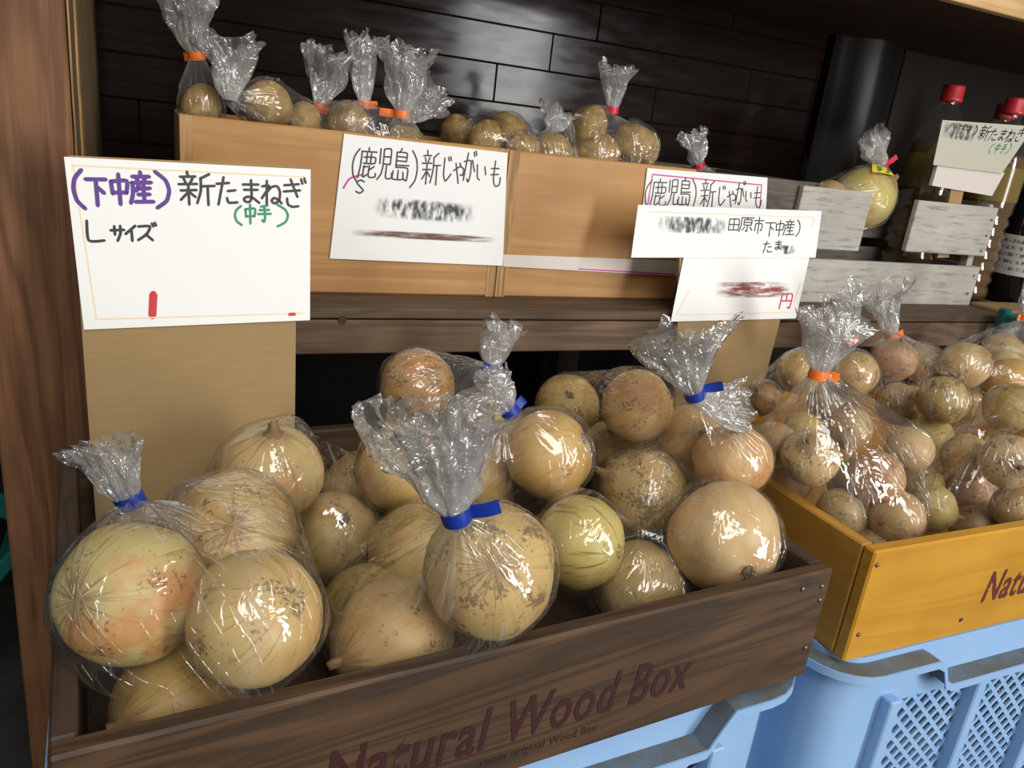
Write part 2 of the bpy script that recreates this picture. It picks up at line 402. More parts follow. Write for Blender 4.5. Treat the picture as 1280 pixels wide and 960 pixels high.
# ------------------------------------------------------------------ lettering
CH = {
 '下': [[(.05,.1),(.95,.08)],[(.5,.1),(.48,1)],[(.52,.35),(.82,.56)]],
 '中': [[(.12,.25),(.16,.65)],[(.12,.25),(.88,.21),(.82,.62)],[(.16,.62),(.82,.6)],[(.5,0),(.49,1)]],
 '産': [[(.5,-.02),(.5,.12)],[(.15,.14),(.88,.12)],[(.32,.18),(.4,.3)],[(.7,.17),(.6,.3)],[(.1,.34),(.95,.31)],[(.14,.34),(.12,.7),(0,1)],[(.4,.4),(.28,.6)],[(.34,.53),(.88,.5)],[(.6,.38),(.6,.95)],[(.35,.72),(.85,.7)],[(.2,.96),(1,.94)]],
 '新': [[(.25,-.02),(.27,.1)],[(.05,.15),(.48,.12)],[(.15,.2),(.2,.32)],[(.4,.18),(.33,.32)],[(0,.38),(.52,.35)],[(.05,.57),(.5,.54)],[(.27,.38),(.27,1)],[(.27,.6),(.04,.86)],[(.28,.6),(.46,.76)],[(.88,.03),(.62,.18)],[(.63,.16),(.62,.55),(.5,.95)],[(.62,.42),(1.02,.39)],[(.82,.42),(.82,1)]],
 'た': [[(.05,.25),(.62,.2)],[(.38,0),(.1,1)],[(.55,.5),(.9,.46)],[(.5,.75),(.58,.92),(.98,.9)]],
 'ま': [[(.1,.2),(.9,.18)],[(.15,.42),(.85,.4)],[(.52,0),(.53,.72),(.4,.92),(.18,.9),(.15,.78),(.35,.7),(.6,.75),(.92,.95)]],
 'ね': [[(.28,0),(.26,1)],[(.05,.25),(.4,.22),(.02,.75)],[(.24,.52),(.5,.27),(.78,.22),(.92,.45),(.88,.8),(.65,.95),(.5,.85),(.62,.72),(.85,.8),(1,.95)]],
 'ぎ': [[(.08,.22),(.72,.16)],[(.06,.44),(.78,.38)],[(.36,0),(.66,.62)],[(.2,.68),(.24,.9),(.45,.98),(.7,.95)],[(.82,-.02),(.88,.14)],[(.96,-.06),(1.02,.1)]],
 '手': [[(.75,.02),(.25,.1)],[(.15,.3),(.85,.27)],[(.02,.53),(.98,.5)],[(.5,.08),(.55,.6),(.48,.97),(.32,.88)]],
 'L': [[(.1,0),(.1,.95),(.85,.95)]],
 'サ': [[(.02,.32),(.98,.28)],[(.3,.05),(.3,.6)],[(.72,.02),(.7,.5),(.45,1)]],
 'イ': [[(.85,0),(.1,.55)],[(.55,.3),(.55,1)]],
 'ズ': [[(.08,.14),(.7,.12),(.5,.58),(.02,.95)],[(.45,.6),(.8,.95)],[(.82,-.05),(.88,.12)],[(.97,-.1),(1.03,.07)]],
 '鹿': [[(.5,-.02),(.5,.1)],[(.1,.12),(.95,.1)],[(.12,.12),(.1,.6),(0,1)],[(.25,.3),(.88,.28),(.87,.48),(.25,.5)],[(.42,.15),(.42,.5)],[(.65,.15),(.65,.5)],[(.28,.62),(.5,.6)],[(.3,.58),(.28,.95),(.5,.86)],[(.87,.58),(.62,.7)],[(.6,.56),(.6,.93),(.97,.92),(.97,.8)]],
 '児': [[(.14,.05),(.15,.5)],[(.38,.05),(.38,.52)],[(.38,.05),(.85,.04),(.85,.5)],[(.38,.28),(.85,.27)],[(.38,.5),(.85,.5)],[(.38,.55),(.3,.8),(.05,1)],[(.62,.55),(.62,.92),(1,.92),(1,.76)]],
 '島': [[(.5,-.03),(.4,.09)],[(.22,.1),(.22,.55)],[(.22,.1),(.8,.1),(.8,.36)],[(.22,.23),(.8,.23)],[(.22,.36),(.8,.36)],[(.22,.5),(.97,.48)],[(.22,.57),(.9,.57),(.88,.95),(.7,.9)],[(.08,.68),(.08,.93),(.65,.92),(.65,.7)],[(.37,.65),(.37,.92)]],
 'じ': [[(.22,.05),(.2,.7),(.4,.95),(.85,.65)],[(.55,.0),(.62,.15)],[(.73,-.03),(.8,.12)]],
 'ゃ': [[(.05,.55),(.6,.38),(.9,.48),(.82,.68),(.6,.68)],[(.55,.25),(.62,.37)],[(.22,.28),(.5,1)]],
 'が': [[(.03,.32),(.55,.27),(.57,.7),(.42,.96),(.3,.86)],[(.33,.03),(.03,.92)],[(.68,.25),(.88,.6)],[(.78,-.02),(.84,.12)],[(.93,-.06),(.99,.08)]],
 'い': [[(.1,.3),(.15,.78),(.35,.88)],[(.8,.35),(.9,.66)]],
 'も': [[(.45,0),(.33,.7),(.5,.97),(.85,.9),(.92,.62)],[(.12,.3),(.78,.27)],[(.1,.54),(.74,.5)]],
 '田': [[(.1,.1),(.1,.95)],[(.1,.1),(.9,.1),(.9,.95)],[(.5,.1),(.5,.92)],[(.1,.5),(.9,.5)],[(.1,.92),(.9,.92)]],
 '小': [[(.5,0),(.5,1),(.36,.9)],[(.26,.32),(.06,.75)],[(.74,.32),(.95,.7)]],
 '原': [[(.08,.06),(1,.05)],[(.1,.06),(.1,.6),(0,1)],[(.55,.06),(.48,.18)],[(.3,.2),(.3,.55)],[(.3,.2),(.85,.2),(.85,.55)],[(.3,.37),(.85,.37)],[(.3,.55),(.85,.55)],[(.57,.55),(.57,.98),(.45,.92)],[(.38,.68),(.22,.9)],[(.75,.68),(.95,.9)]],
 '市': [[(.5,0),(.5,.2)],[(.05,.22),(.95,.2)],[(.2,.4),(.2,.85)],[(.2,.4),(.8,.4),(.8,.8),(.7,.78)],[(.5,.2),(.5,1)]],
 '円': [[(.15,.08),(.12,1)],[(.15,.08),(.85,.08),(.85,.96),(.7,.9)],[(.5,.08),(.5,.5)],[(.15,.5),(.85,.5)]],
 '(': [[(.95,0),(.35,.22),(.15,.5),(.35,.8),(.95,1)]],
 ')': [[(.05,0),(.65,.22),(.85,.5),(.65,.8),(.05,1)]],
 '¥': [[(0,0),(.5,.45),(1,0)],[(.5,.45),(.5,1)],[(.1,.55),(.9,.55)],[(.1,.75),(.9,.75)]],
 '3': [[(.05,.1),(.5,0),(.9,.2),(.5,.45)],[(.5,.45),(.95,.7),(.5,1),(.05,.9)]],
 '0': [[(.5,0),(.05,.3),(.1,.8),(.5,1),(.9,.8),(.95,.3),(.5,0)]],
 '-': [[(0,.5),(1,.5)]],
 'S': [[(.9,.12),(.5,0),(.1,.2),(.5,.5),(.9,.78),(.5,1),(.1,.88)]],
}
def smooth_line(pts, n=5):
    if len(pts) < 3: return pts
    P = [Vector(p) for p in pts]; out = []
    for i in range(len(P)-1):
        a, b, c, d = P[max(i-1, 0)], P[i], P[i+1], P[min(i+2, len(P)-1)]
        m1 = (c-a)*.35; m2 = (d-b)*.35
        for k in range(n):
            t = k/n
            out.append(b*(2*t**3-3*t*t+1)+m1*(t**3-2*t*t+t)+c*(-2*t**3+3*t*t)+m2*(t**3-t*t))
    out.append(P[-1]); return [tuple(p) for p in out]
class Sheet:
    """a paper sheet on a plane: corners top-left, top-right, bottom-right, bottom-left"""
    def __init__(s, c, curl=0.0, bow=0.0):
        s.c = [Vector(x) for x in c]; s.curl = curl; s.bow = bow
        s.n = (s.c[1]-s.c[0]).cross(s.c[3]-s.c[0]).normalized()
        if s.n.y > 0: s.n = -s.n
        s.w = (s.c[1]-s.c[0]).length; s.h = (s.c[3]-s.c[0]).length
    def P(s, u, v, off=0):
        a = s.c[0].lerp(s.c[1], u); b = s.c[3].lerp(s.c[2], u)
        return a.lerp(b, v) + s.n*(off + s.curl*(u*u*.4+.3*v*v)+s.bow*math.sin(PI*v)*math.sin(PI*(u*.8+.1)))
    def sheet(s, name, m, parent, th=.0006, off=0, nu=10, nv=8, u0=0, u1=1, v0=0, v1=1):
        V = []; F = []
        for o in (off+th, off):
            for j in range(nv+1):
                for i in range(nu+1): V.append(s.P(u0+(u1-u0)*i/nu, v0+(v1-v0)*j/nv, o))
        N = (nu+1)*(nv+1); idx = lambda i, j, k: k*N+j*(nu+1)+i
        for j in range(nv):
            for i in range(nu):
                F.append((idx(i,j,0), idx(i,j+1,0), idx(i+1,j+1,0), idx(i+1,j,0)))
                F.append((idx(i,j,1), idx(i+1,j,1), idx(i+1,j+1,1), idx(i,j+1,1)))
        per = [(i,0) for i in range(nu)]+[(nu,j) for j in range(nv)]+[(i,nv) for i in range(nu,0,-1)]+[(0,j) for j in range(nv,0,-1)]
        for a, b in zip(per, per[1:]+per[:1]): F.append((idx(*a,0), idx(*b,0), idx(*b,1), idx(*a,1)))
        return mesh(name, V, F, m, parent)
    def strokes(s, lines, w, off=.0008):
        """lines in (u,v); returns verts, faces of flat marker strokes"""
        V = []; F = []
        for ln in lines:
            pts = smooth_line(ln)
            Q = [Vector((p[0]*s.w, p[1]*s.h)) for p in pts]
            # subdivide and round the ends
            d0 = (Q[1]-Q[0]).normalized(); d1 = (Q[-1]-Q[-2]).normalized()
            seq = [(Q[0]-d0*w*.45, .35)] + [(q, 1.0) for q in Q] + [(Q[-1]+d1*w*.45, .35)]
            base = len(V)
            for i, (q, k) in enumerate(seq):
                a = seq[max(i-1, 0)][0]; b = seq[min(i+1, len(seq)-1)][0]
                d = (b-a).normalized(); nn = Vector((-d.y, d.x))*w*.5*k
                for sg in (-1, 1):
                    e = q+nn*sg; V.append(s.P(e.x/s.w, e.y/s.h, off))
            for i in range(len(seq)-1): F.append((base+2*i, base+2*i+1, base+2*i+3, base+2*i+2))
        return V, F
    def write(s, name, items, w, m, parent, off=.0009):
        V = []; F = []
        for k, (ch, u0, v0, u1, v1) in enumerate(items):
            ls = [[(u0+(u1-u0)*x, v0+(v1-v0)*y) for x, y in l] for l in CH[ch]]
            a, f = s.strokes(ls, w, off+k*.000004)
            b = len(V); V += a; F += [tuple(i+b for i in q) for q in f]
        return mesh(name, V, F, m, parent)
    def lines(s, name, ls, w, m, parent, off=.0008):
        V, F = s.strokes(ls, w, off); return mesh(name, V, F, m, parent)
    def patch(s, name, u0, v0, u1, v1, m, parent, off=.00085):
        V = []; F = []
        for j in range(4):
            for i in range(7): V.append(s.P(u0+(u1-u0)*i/6, v0+(v1-v0)*j/3, off))
        for j in range(3):
            for i in range(6): F.append((j*7+i, j*7+i+1, j*7+i+8, j*7+i+7))
        return mesh(name, V, F, m, parent)

def leanplane(y0, z0, y1, z1):
    n = Vector((0, z1-z0, -(y1-y0))).normalized(); return Vector((0, y0, z0)), n
# ---- big sign, left
p0, nn = leanplane(.651, -.388, .689, -.197)
cn = [at_pl(x, y, p0, nn) for x, y in ((80,196),(388,212),(387,400),(105,412))]
sg = thing('price_sign', 'large white card sign taped to brown cardboard at the back of the dark crate', 'sign', (cn[3]+cn[2])/2)
base = sg.location.copy()
def toloc(c): return [Vector(x)-base for x in c]
def quad_board(name, c, th, m, parent, back):
    """flat board with corners c (tl,tr,br,bl), thickness th towards +back"""
    c = [Vector(x) for x in c]; V = c+[x+back*th for x in c]
    return mesh(name, V, [(0,3,2,1),(4,5,6,7),(0,1,5,4),(1,2,6,5),(2,3,7,6),(3,0,4,7)], m, parent)
bk = nn if nn.y > 0 else -nn
cb = [at_pl(x, y, p0, nn) + bk*.0006 for x, y in ((83,194),(372,208),(368,600),(120,640))]
cbl = Vector((cb[3].x, cb[0].y, 0))
# lower edge of the cardboard stands on the crate floor
def down_to(a, b, z): t = (z-a.z)/(b.z-a.z); return a+(b-a)*t
cb[2] = down_to(cb[1], cb[2], -.386); cb[3] = down_to(at_pl(107, 412, p0, nn)+bk*.0006, cb[3], -.386)
cb0 = at_pl(86, 194, p0, nn)+bk*.0006
quad_board('cardboard', toloc([cb0, cb[1], cb[2], cb[3]]), .004, M['card'], sg, bk)
st = Sheet(toloc(cn), .002)
pp = st.sheet('paper', M['paper'], sg, .0005)
st.write('lettering', [('(',.015,.07,.06,.29),('下',.066,.105,.15,.27),('中',.155,.085,.235,.26),('産',.235,.07,.325,.25),(')',.335,.06,.40,.275)], .0032, M['ink_purple'], pp)['label'] = 'purple handwritten characters'
st.write('lettering', [('新',.43,.055,.575,.25),('た',.582,.075,.675,.245),('ま',.69,.085,.775,.235),('ね',.778,.085,.868,.235),('ぎ',.872,.07,.975,.25)], .0022, M['ink_black'], pp)['label'] = 'black handwritten characters, upper line'
st.write('lettering', [('L',.05,.36,.13,.48),('サ',.145,.385,.20,.475),('イ',.198,.385,.252,.475),('ズ',.25,.375,.325,.475)], .0022, M['ink_black'], pp)['label'] = 'black handwritten characters, lower line'
st.write('lettering', [('(',.655,.25,.69,.37),('中',.70,.24,.755,.36),('手',.76,.24,.82,.35),(')',.845,.235,.905,.375)], .002, M['ink_green'], pp)['label'] = 'green handwritten characters'
st.lines('border_line', [[(.025,.045),(.97,.05)],[(.03,.05),(.055,.93)],[(.05,.94),(.97,.95)]], .0011, M['ink_orange'], pp, .0007)['label'] = 'faint orange border line'
st.lines('red_mark', [[(.295,.80),(.284,.93)]], .0065, M['ink_red'], pp)['label'] = 'smeared red marker stroke'
st.lines('red_mark', [[(.90,.955),(.925,.955)]], .003, M['ink_red'], pp)

# ---- middle sign (two sheets on a cardboard back, standing in the honey crate)
p0, nn = leanplane(.718, -.385, .756, -.2); bk = nn if nn.y > 0 else -nn
up_c = [at_pl(x, y, p0, nn) for x, y in ((797,256),(1026,264),(1018,322),(788,322))]
lo_c = [at_pl(x, y, p0, nn) for x, y in ((855,318),(1012,318),(994,398),(838,402))]
sg = thing('price_sign', 'white card sign with red yen mark on cardboard behind the middle onion bags', 'sign', (lo_c[2]+lo_c[3])/2)
base = sg.location.copy()
cbq = [at_pl(x, y, p0, nn) for x, y in ((852,262),(1012,262),(958,470),(846,470))]
cbq[2] = down_to(cbq[1], cbq[2], -.384); cbq[3] = down_to(cbq[0], cbq[3], -.384)
quad_board('cardboard', toloc([x+bk*.0012 for x in cbq]), .004, M['card'], sg, bk)
st = Sheet(toloc(up_c), .001)
pp = st.sheet('paper', M['paper'], sg, .0005, .0008)
st.write('lettering', [('田',.47,.2,.535,.46),('原',.535,.17,.61,.47),('市',.61,.17,.67,.5),('下',.675,.25,.74,.56),('中',.735,.22,.79,.55),('産',.785,.2,.85,.53),(')',.86,.2,.885,.55),
    ('た',.68,.66,.735,.9),('ま',.745,.64,.79,.84)], .0014, M['ink_black'], pp, .0018)
st.lines('border_line', [[(.05,.12),(.96,.14)],[(.96,.14),(.955,.36)]], .0012, M['ink_orange'], pp, .0016)
st.patch('smudge', .1, .2, .47, .52, M['smear_grey'], pp, .0017)
st.patch('smudge', .76, .74, .88, .93, M['smear_grey'], pp, .0018)
st = Sheet(toloc(lo_c), .001)
pp = st.sheet('paper', M['paper'], sg, .0005, .0001)
st.patch('smudge', .28, .42, .9, .66, M['smear_red'], pp, .001)
st.write('lettering', [('円',.82,.6,.94,.84)], .0018, M['ink_red'], pp, .0012)['label'] = 'red yen character'
st.lines('border_line', [[(.09,.55),(.03,.9)],[(.06,.9),(.93,.9)],[(.97,.45),(.95,.75)]], .0012, M['ink_orange'], pp, .001)

# ------------------------------------------------------------------ wooden crates
def text_mesh(name, s, x0, x1, z0, h, y, m, parent, shear=.18, bold=.016):
    cu = bpy.data.curves.new('print', 'FONT'); cu.body = s; cu.shear = shear; cu.offset = bold; cu.resolution_u = 4
    cu.space_character = 1.08
    to = bpy.data.objects.new('print', cu); COL.objects.link(to)
    bpy.context.view_layer.update()
    me = bpy.data.meshes.new_from_object(to.evaluated_get(bpy.context.evaluated_depsgraph_get()))
    bpy.data.objects.remove(to)
    xs = [v.co.x for v in me.vertices]; a, b = min(xs), max(xs)
    caph = .73
    for v in me.vertices:
        px = x0+(v.co.x-a)/(b-a)*(x1-x0); pz = z0+v.co.y/caph*h
        v.co = (px, y, pz)
    me.materials.clear(); me.materials.append(m); me.name = name
    o = bpy.data.objects.new(name, me); COL.objects.link(o); o.parent = parent
    return o
def open_box(name, label, cat, loc, rz, Wd, D, H, th, mf, ms, me_=None, bottom=True, group=None):
    t = thing(name, label, cat, loc, rz, group)
    fb = box('front_board', 0, Wd, 0, th, 0, H, mf, t, .0018)
    box('back_board', 0, Wd, D-th, D, 0, H, mf, t, .0018)
    for a in (0, Wd-th): box('side_board', a, a+th, th+.0004, D-th-.0004, 0, H-.0004, ms, t, .0015)
    box('bottom_board', th, Wd-th, th, D-th, .002, .010, ms, t, .0008)
    return t, fb
def nails(fb, pts, y=-.0006, r=.0022):
    for x, z in pts:
        bm = bmesh.new(); bmesh.ops.create_uvsphere(bm, u_segments=8, v_segments=5, radius=r, matrix=Matrix.Translation((x, y, z)) @ Matrix.Diagonal((1, .5, 1, 1)))
        bmobj('nail', bm, M['nail'], fb)
DBZ = -.402
DA = R(4.0)
dbox, fb = open_box('wooden_crate', 'dark brown stained wooden crate holding the large onions', 'crate', (-.051, .3325, DBZ), DA, .532, .364, -.3-DBZ, .0125, M['dark'], M['dark_y'], group=None)
# stencil on the dark crate
_n = Vector((math.sin(DA), -math.cos(DA), 0)); _o = Vector((-.051, .3325, DBZ))
def on_front(x, y):
    q = at_pl(x, y, _o, _n)-_o; return q.x*math.cos(DA)+q.y*math.sin(DA), q.z
tx0, tz0 = on_front(404, 984); tx1, tz1 = on_front(858, 866)
text_mesh('lettering', 'Natural Wood Box', tx0, tx1, .0275, .034, -.0005, M['stencil'], fb)['label'] = 'worn maroon stencil lettering'
sx0, _ = on_front(600, 958); sx1, _ = on_front(745, 914)
text_mesh('lettering', 'room original Wood Box', sx0, sx1, .0135, .0065, -.0005, M['stencil'], fb, .1, .0)['label'] = 'small faint maroon print line'
nails(fb, [(.522, .088), (.5, .09), (.523, .03), (.524, .075), (.01, .09)])
YBZ = -.411
ybox, fb2 = open_box('wooden_crate', 'honey yellow wooden crate holding the small onions', 'crate', (.538, .381, YBZ), 0, .532, .37, -.3-YBZ, .0125, M['yellow'], M['yellow_y'])
q = at(1222, 762, .381)
text_mesh('lettering', 'Natural Wood Box', q.x-.538, q.x-.538+(tx1-tx0), .034, .034, -.0005, M['stencil_y'], fb2)['label'] = 'maroon stencil lettering'
q = at(1201, 775, .381)
bm = bmesh.new(); bmesh.ops.create_uvsphere(bm, u_segments=12, v_segments=6, radius=.0042, matrix=Matrix.Translation((q.x-.538, .0012, q.z-YBZ)) @ Matrix.Diagonal((1.3, .4, .8, 1)))
bmobj('knot', bm, M['knot'], fb2)
nails(fb2, [(.006, .098), (.009, .028)])

# natural boxes on the shelf
NH = .170
FY = .836
nb1, f1 = open_box('wooden_box', 'natural pine box of potato bags at the left end of the shelf', 'box', (.027, FY, SH), 0, .342, .165, NH, .011, M['natural'], M['natural_y'])
for s in (0.0, .331): box('corner_strip', s, s+.011, -.0006, 0, 0, NH, M['natural_end'], f1, 0)
nb2, f2 = open_box('wooden_box', 'natural pine box of loose-packed potatoes right of the first pine box', 'box', (.3705, FY, SH), 0, .262, .165, NH-.001, .011, M['natural'], M['natural_y'])
box('corner_strip', 0, .013, -.0006, 0, 0, NH-.001, M['natural_end'], f2, 0)
# grey crate
gx0 = .634
gc, _ = open_box('wooden_crate', 'weathered dark grey wooden crate between the pine box and the whitewashed crate', 'crate', (gx0, FY+.01, SH), 0, .195, .2, NH-.002, .01, M['grey_crate'], M['grey_crate'])
# white crate
wc = thing('wooden_crate', 'whitewashed slatted wooden crate at the right end of the shelf', 'crate', (.822, FY, SH))
WW, WD, WH = .406, .17, .163
z2 = .064
wl = box('slat', .012, WW, 0, .009, .0, z2, M['white_crate'], wc, .0012)
box('slat', -.008, .125, 0, .009, .078, WH, M['white_crate'], wc, .0012)
box('slat', .222, WW, 0, .009, .082, WH-.004, M['white_crate'], wc, .0012)
for a in (0, 1):
    for zz in ((0, z2), (.08, WH)):
        box('slat', a*(WW-.009), a*(WW-.009)+.009, .010, WD-.01, zz[0], zz[1], M['white_crate'], wc, .001)
for zz in ((0, z2), (.08, WH)): box('slat', 0, WW, WD-.009, WD, zz[0], zz[1], M['white_crate'], wc, .001)
for a in (.010, WW-.024):
    for b in (.0095, WD-.0245): box('corner_block', a, a+.014, b, b+.014, 0, WH-.004, M['white_crate'], wc, .001)
box('bottom_board', .01, WW-.01, .01, WD-.01, .001, .007, M['white_crate'], wc, .001)
nails(wl, [(WW-.012, .05), (WW-.014, .02)])
nails(wc, [(WW-.012, .09), (WW-.011, .115), (WW-.01, .14)])

# papers on the boxes
def wallsheet(name, label, px, Y, m, curl=0, bow=0):
    c = [at(x, y, Y) for x, y in px]
    t = thing(name, label, 'sign', (c[2]+c[3])/2); b = t.location.copy()
    s = Sheet([x-b for x in c], curl, bow)
    return t, s, s.sheet('paper', m, t, .0005)
KJ = lambda u, v, du, h, sk=0: None
t, s, pp = wallsheet('price_sign', 'white paper sign on the front of the left pine box', ((430,167),(634,191),(628,332),(412,323)), FY-.0016, M['paper'], .001)
s.write('lettering', [('(',.06,.10,.1,.36),('鹿',.1,.09,.2,.33),('児',.205,.07,.29,.33),('島',.29,.07,.39,.33),(')',.40,.07,.445,.37),('新',.465,.06,.575,.33),('じ',.585,.09,.655,.3),('ゃ',.655,.07,.73,.3),('が',.72,.03,.80,.29),('い',.80,.06,.87,.28),('も',.89,.08,.965,.3),('S',.095,.345,.145,.45)], .0016, M['ink_black'], pp)
s.lines('border_line', [[(.03,.42),(.06,.34),(.13,.3)]], .002, M['ink_pink'], pp)
s.patch('smudge', .2, .46, .82, .64, M['smear_grey'], pp)
s.patch('smudge', .08, .74, .96, .80, M['smear_brown'], pp, .00088)
t, s, pp = wallsheet('price_sign', 'white paper sign with magenta border on the front of the second pine box', ((809,210),(959,222),(955,300),(798,300)), FY-.0016, M['paper'], .0008)
s.write('lettering', [('(',.0,.16,.05,.55),('鹿',.05,.14,.17,.52),('児',.175,.12,.26,.5),('島',.26,.1,.36,.5),(')',.36,.1,.41,.56),('新',.44,.1,.56,.52),('じ',.575,.18,.655,.48),('ゃ',.655,.16,.74,.48),('が',.73,.1,.81,.46),('い',.81,.15,.87,.42),('も',.88,.15,.96,.48)], .0015, M['ink_black'], pp)
s.lines('border_line', [[(.03,.75),(.045,.08)],[(.045,.08),(.95,.12)],[(.95,.12),(.94,.7)]], .0017, M['ink_pink'], pp, .0007)
t, s, pp = wallsheet('paper_strip', 'narrow pale paper strip with magenta line across the second pine box', ((629,318),(852,326),(848,345),(629,333)), FY-.0016, M['paper_strip'], .0005)
t['category'] = 'paper'
s.lines('border_line', [[(.4,.86),(.55,.88),(.97,.9)]], .0014, M['ink_pink'], pp, .0007)

# bottles
def bottle(label, loc, cap=True):
    t = thing('drink_bottle', label, 'bottle', loc)
    r = .043
    body = [(.02, .002), (.038, .004), (r, .012)]
    for k in range(7): body += [(r, .02+k*.019), (r-.004, .0285+k*.019), (r, .036+k*.019)]
    body += [(r, .165), (r, .225), (.041, .24), (.03, .272), (.0165, .296), (.0145, .302), (.0145, .318)]
    bm = bmesh.new(); lathe(bm, body, 28); bmobj('body', bm, M['pet'], t, True)
    liq = [(max(a-.002, .005), z+.001) for a, z in body if z < .262]
    bm = bmesh.new(); lathe(bm, liq, 28); bmobj('drink', bm, M['tea'], t, True)
    bm = bmesh.new(); lathe(bm, [(.0165, .304), (.0172, .306), (.0172, .309), (.0165, .31), (.0168, .326), (.0155, .329), (.001, .3295)], 24)
    bmobj('cap', bm, M['cap'], t, True)
    bm = bmesh.new(); lathe(bm, [(r+.0004, .168), (r+.0006, .17), (r+.0006, .22), (r+.0004, .222)], 28, False); bmobj('wrap_label', bm, M['tea_light'], t, True)
    return t
c1 = at(1187, 112, .935); bottle('red-capped tea bottle standing inside the whitewashed crate', (1.176, .935, SH+.007))
c2 = at(1262, 115, .9); bottle('red-capped tea bottle beside the right end of the whitewashed crate', (1.278, .895, SH))
bottle('red-capped tea bottle at the frame edge behind the black bottle', (1.385, .985, SH))
kb = thing('black_bottle', 'large black bottle with a white label at the right edge', 'bottle', (1.385, .87, SH))
bm = bmesh.new(); lathe(bm, [(.03, .001), (.046, .003), (.05, .012), (.05, .16), (.044, .185), (.018, .235), (.014, .25), (.014, .29)], 28); bmobj('body', bm, M['blackglass'], kb, True)
bm = bmesh.new(); lathe(bm, [(.0504, .05), (.0506, .052), (.0506, .115), (.0504, .117)], 28, False); lb = bmobj('paper_label', bm, M['label'], kb, True)
for k in range(5):
    bm = bmesh.new(); lathe(bm, [(.0509, .058+k*.0115), (.0509, .064+k*.0115)], 40, False); bmobj('printed_line', bm, M['fine_print'], lb, True)
bm = bmesh.new(); lathe(bm, [(.0145, .262), (.0155, .264), (.0155, .292), (.013, .295)], 20); bmobj('cap', bm, M['blackglass'], kb, True)
bx = tag(box('cardboard_sheet', 1.236, 1.5, .775, .84, SH, SH+.006, M['card'], None, .001), 'flat piece of cardboard lying on the shelf in front of the black bottle', 'cardboard')
# yellowed sign by the bottles
t, s, pp = wallsheet('price_sign', 'yellowed card sign leaning on the red-capped bottles', ((1178,150),(1292,158),(1252,217),(1166,206)), .84, M['paper_old'], 0)
t['label'] = 'yellowed card sign with green writing in front of the red-capped bottles'
s.write('lettering', [('下',.2,.08,.26,.26),('中',.27,.06,.33,.25),(')',.36,.06,.4,.28),('新',.43,.05,.55,.36),('た',.555,.1,.65,.36),('ま',.665,.1,.745,.34),('ね',.755,.1,.85,.36),('ぎ',.86,.04,.96,.33)], .0016, M['ink_black'], pp)
s.write('lettering', [('(',.64,.42,.67,.62),('中',.70,.4,.76,.6),('手',.78,.4,.84,.6),(')',.86,.38,.9,.6)], .0014, M['ink_green'], pp)
s.patch('smudge', .02, .04, .4, .4, M['smear_grey'], pp)
q0 = at(1140, 207, .845)
stk = [at(x, y, .842) for x, y in ((1172,207),(1256,216),(1240,245),(1165,232))]
b0 = t.location
quad_board('sign_holder', [x-b0 for x in stk], .006, M['paper_strip'], t, Vector((0, 1, 0)))
pst_ = [at(x, y, .846) for x, y in ((1190,232),(1206,234),(1186,322),(1172,322))]
quad_board('sign_stake', [x-b0 for x in pst_], .005, M['natural_y'], t, Vector((0, 1, 0)))

# ------------------------------------------------------------------ blue plastic crates
def rrect(x0, x1, y0, y1, r, n=6):
    P = []
    for cx, cy, a in ((x0+r, y0+r, PI), (x1-r, y0+r, 1.5*PI), (x1-r, y1-r, 0), (x0+r, y1-r, .5*PI)):
        for k in range(n+1): P.append((cx+r*math.cos(a+PI/2*k/n), cy+r*math.sin(a+PI/2*k/n)))
    return P
def densify(P, step=.012):
    out = []
    for a, b in zip(P, P[1:]+P[:1]):
        d = math.hypot(b[0]-a[0], b[1]-a[1]); n = max(1, int(d/step))
        for k in range(n): out.append((a[0]+(b[0]-a[0])*k/n, a[1]+(b[1]-a[1])*k/n))
    return out
def ring_strip(bm, outer, inner, zo, zb):
    """closed band: outer/inner outlines, zo/zb functions giving upper and lower z per point"""
    n = len(outer)
    rows = []
    for (ox, oy), (ix, iy) in zip(outer, inner):
        zt, zl = zo(ox, oy), zb(ox, oy)
        rows.append([bm.verts.new((ox, oy, zt)), bm.verts.new((ox, oy, zl)), bm.verts.new((ix, iy, zl)), bm.verts.new((ix, iy, zt))])
    for i in range(n):
        a, b = rows[i], rows[(i+1) % n]
        for k in range(4): bm.faces.new((a[k], a[(k+1) % 4], b[(k+1) % 4], b[k]))
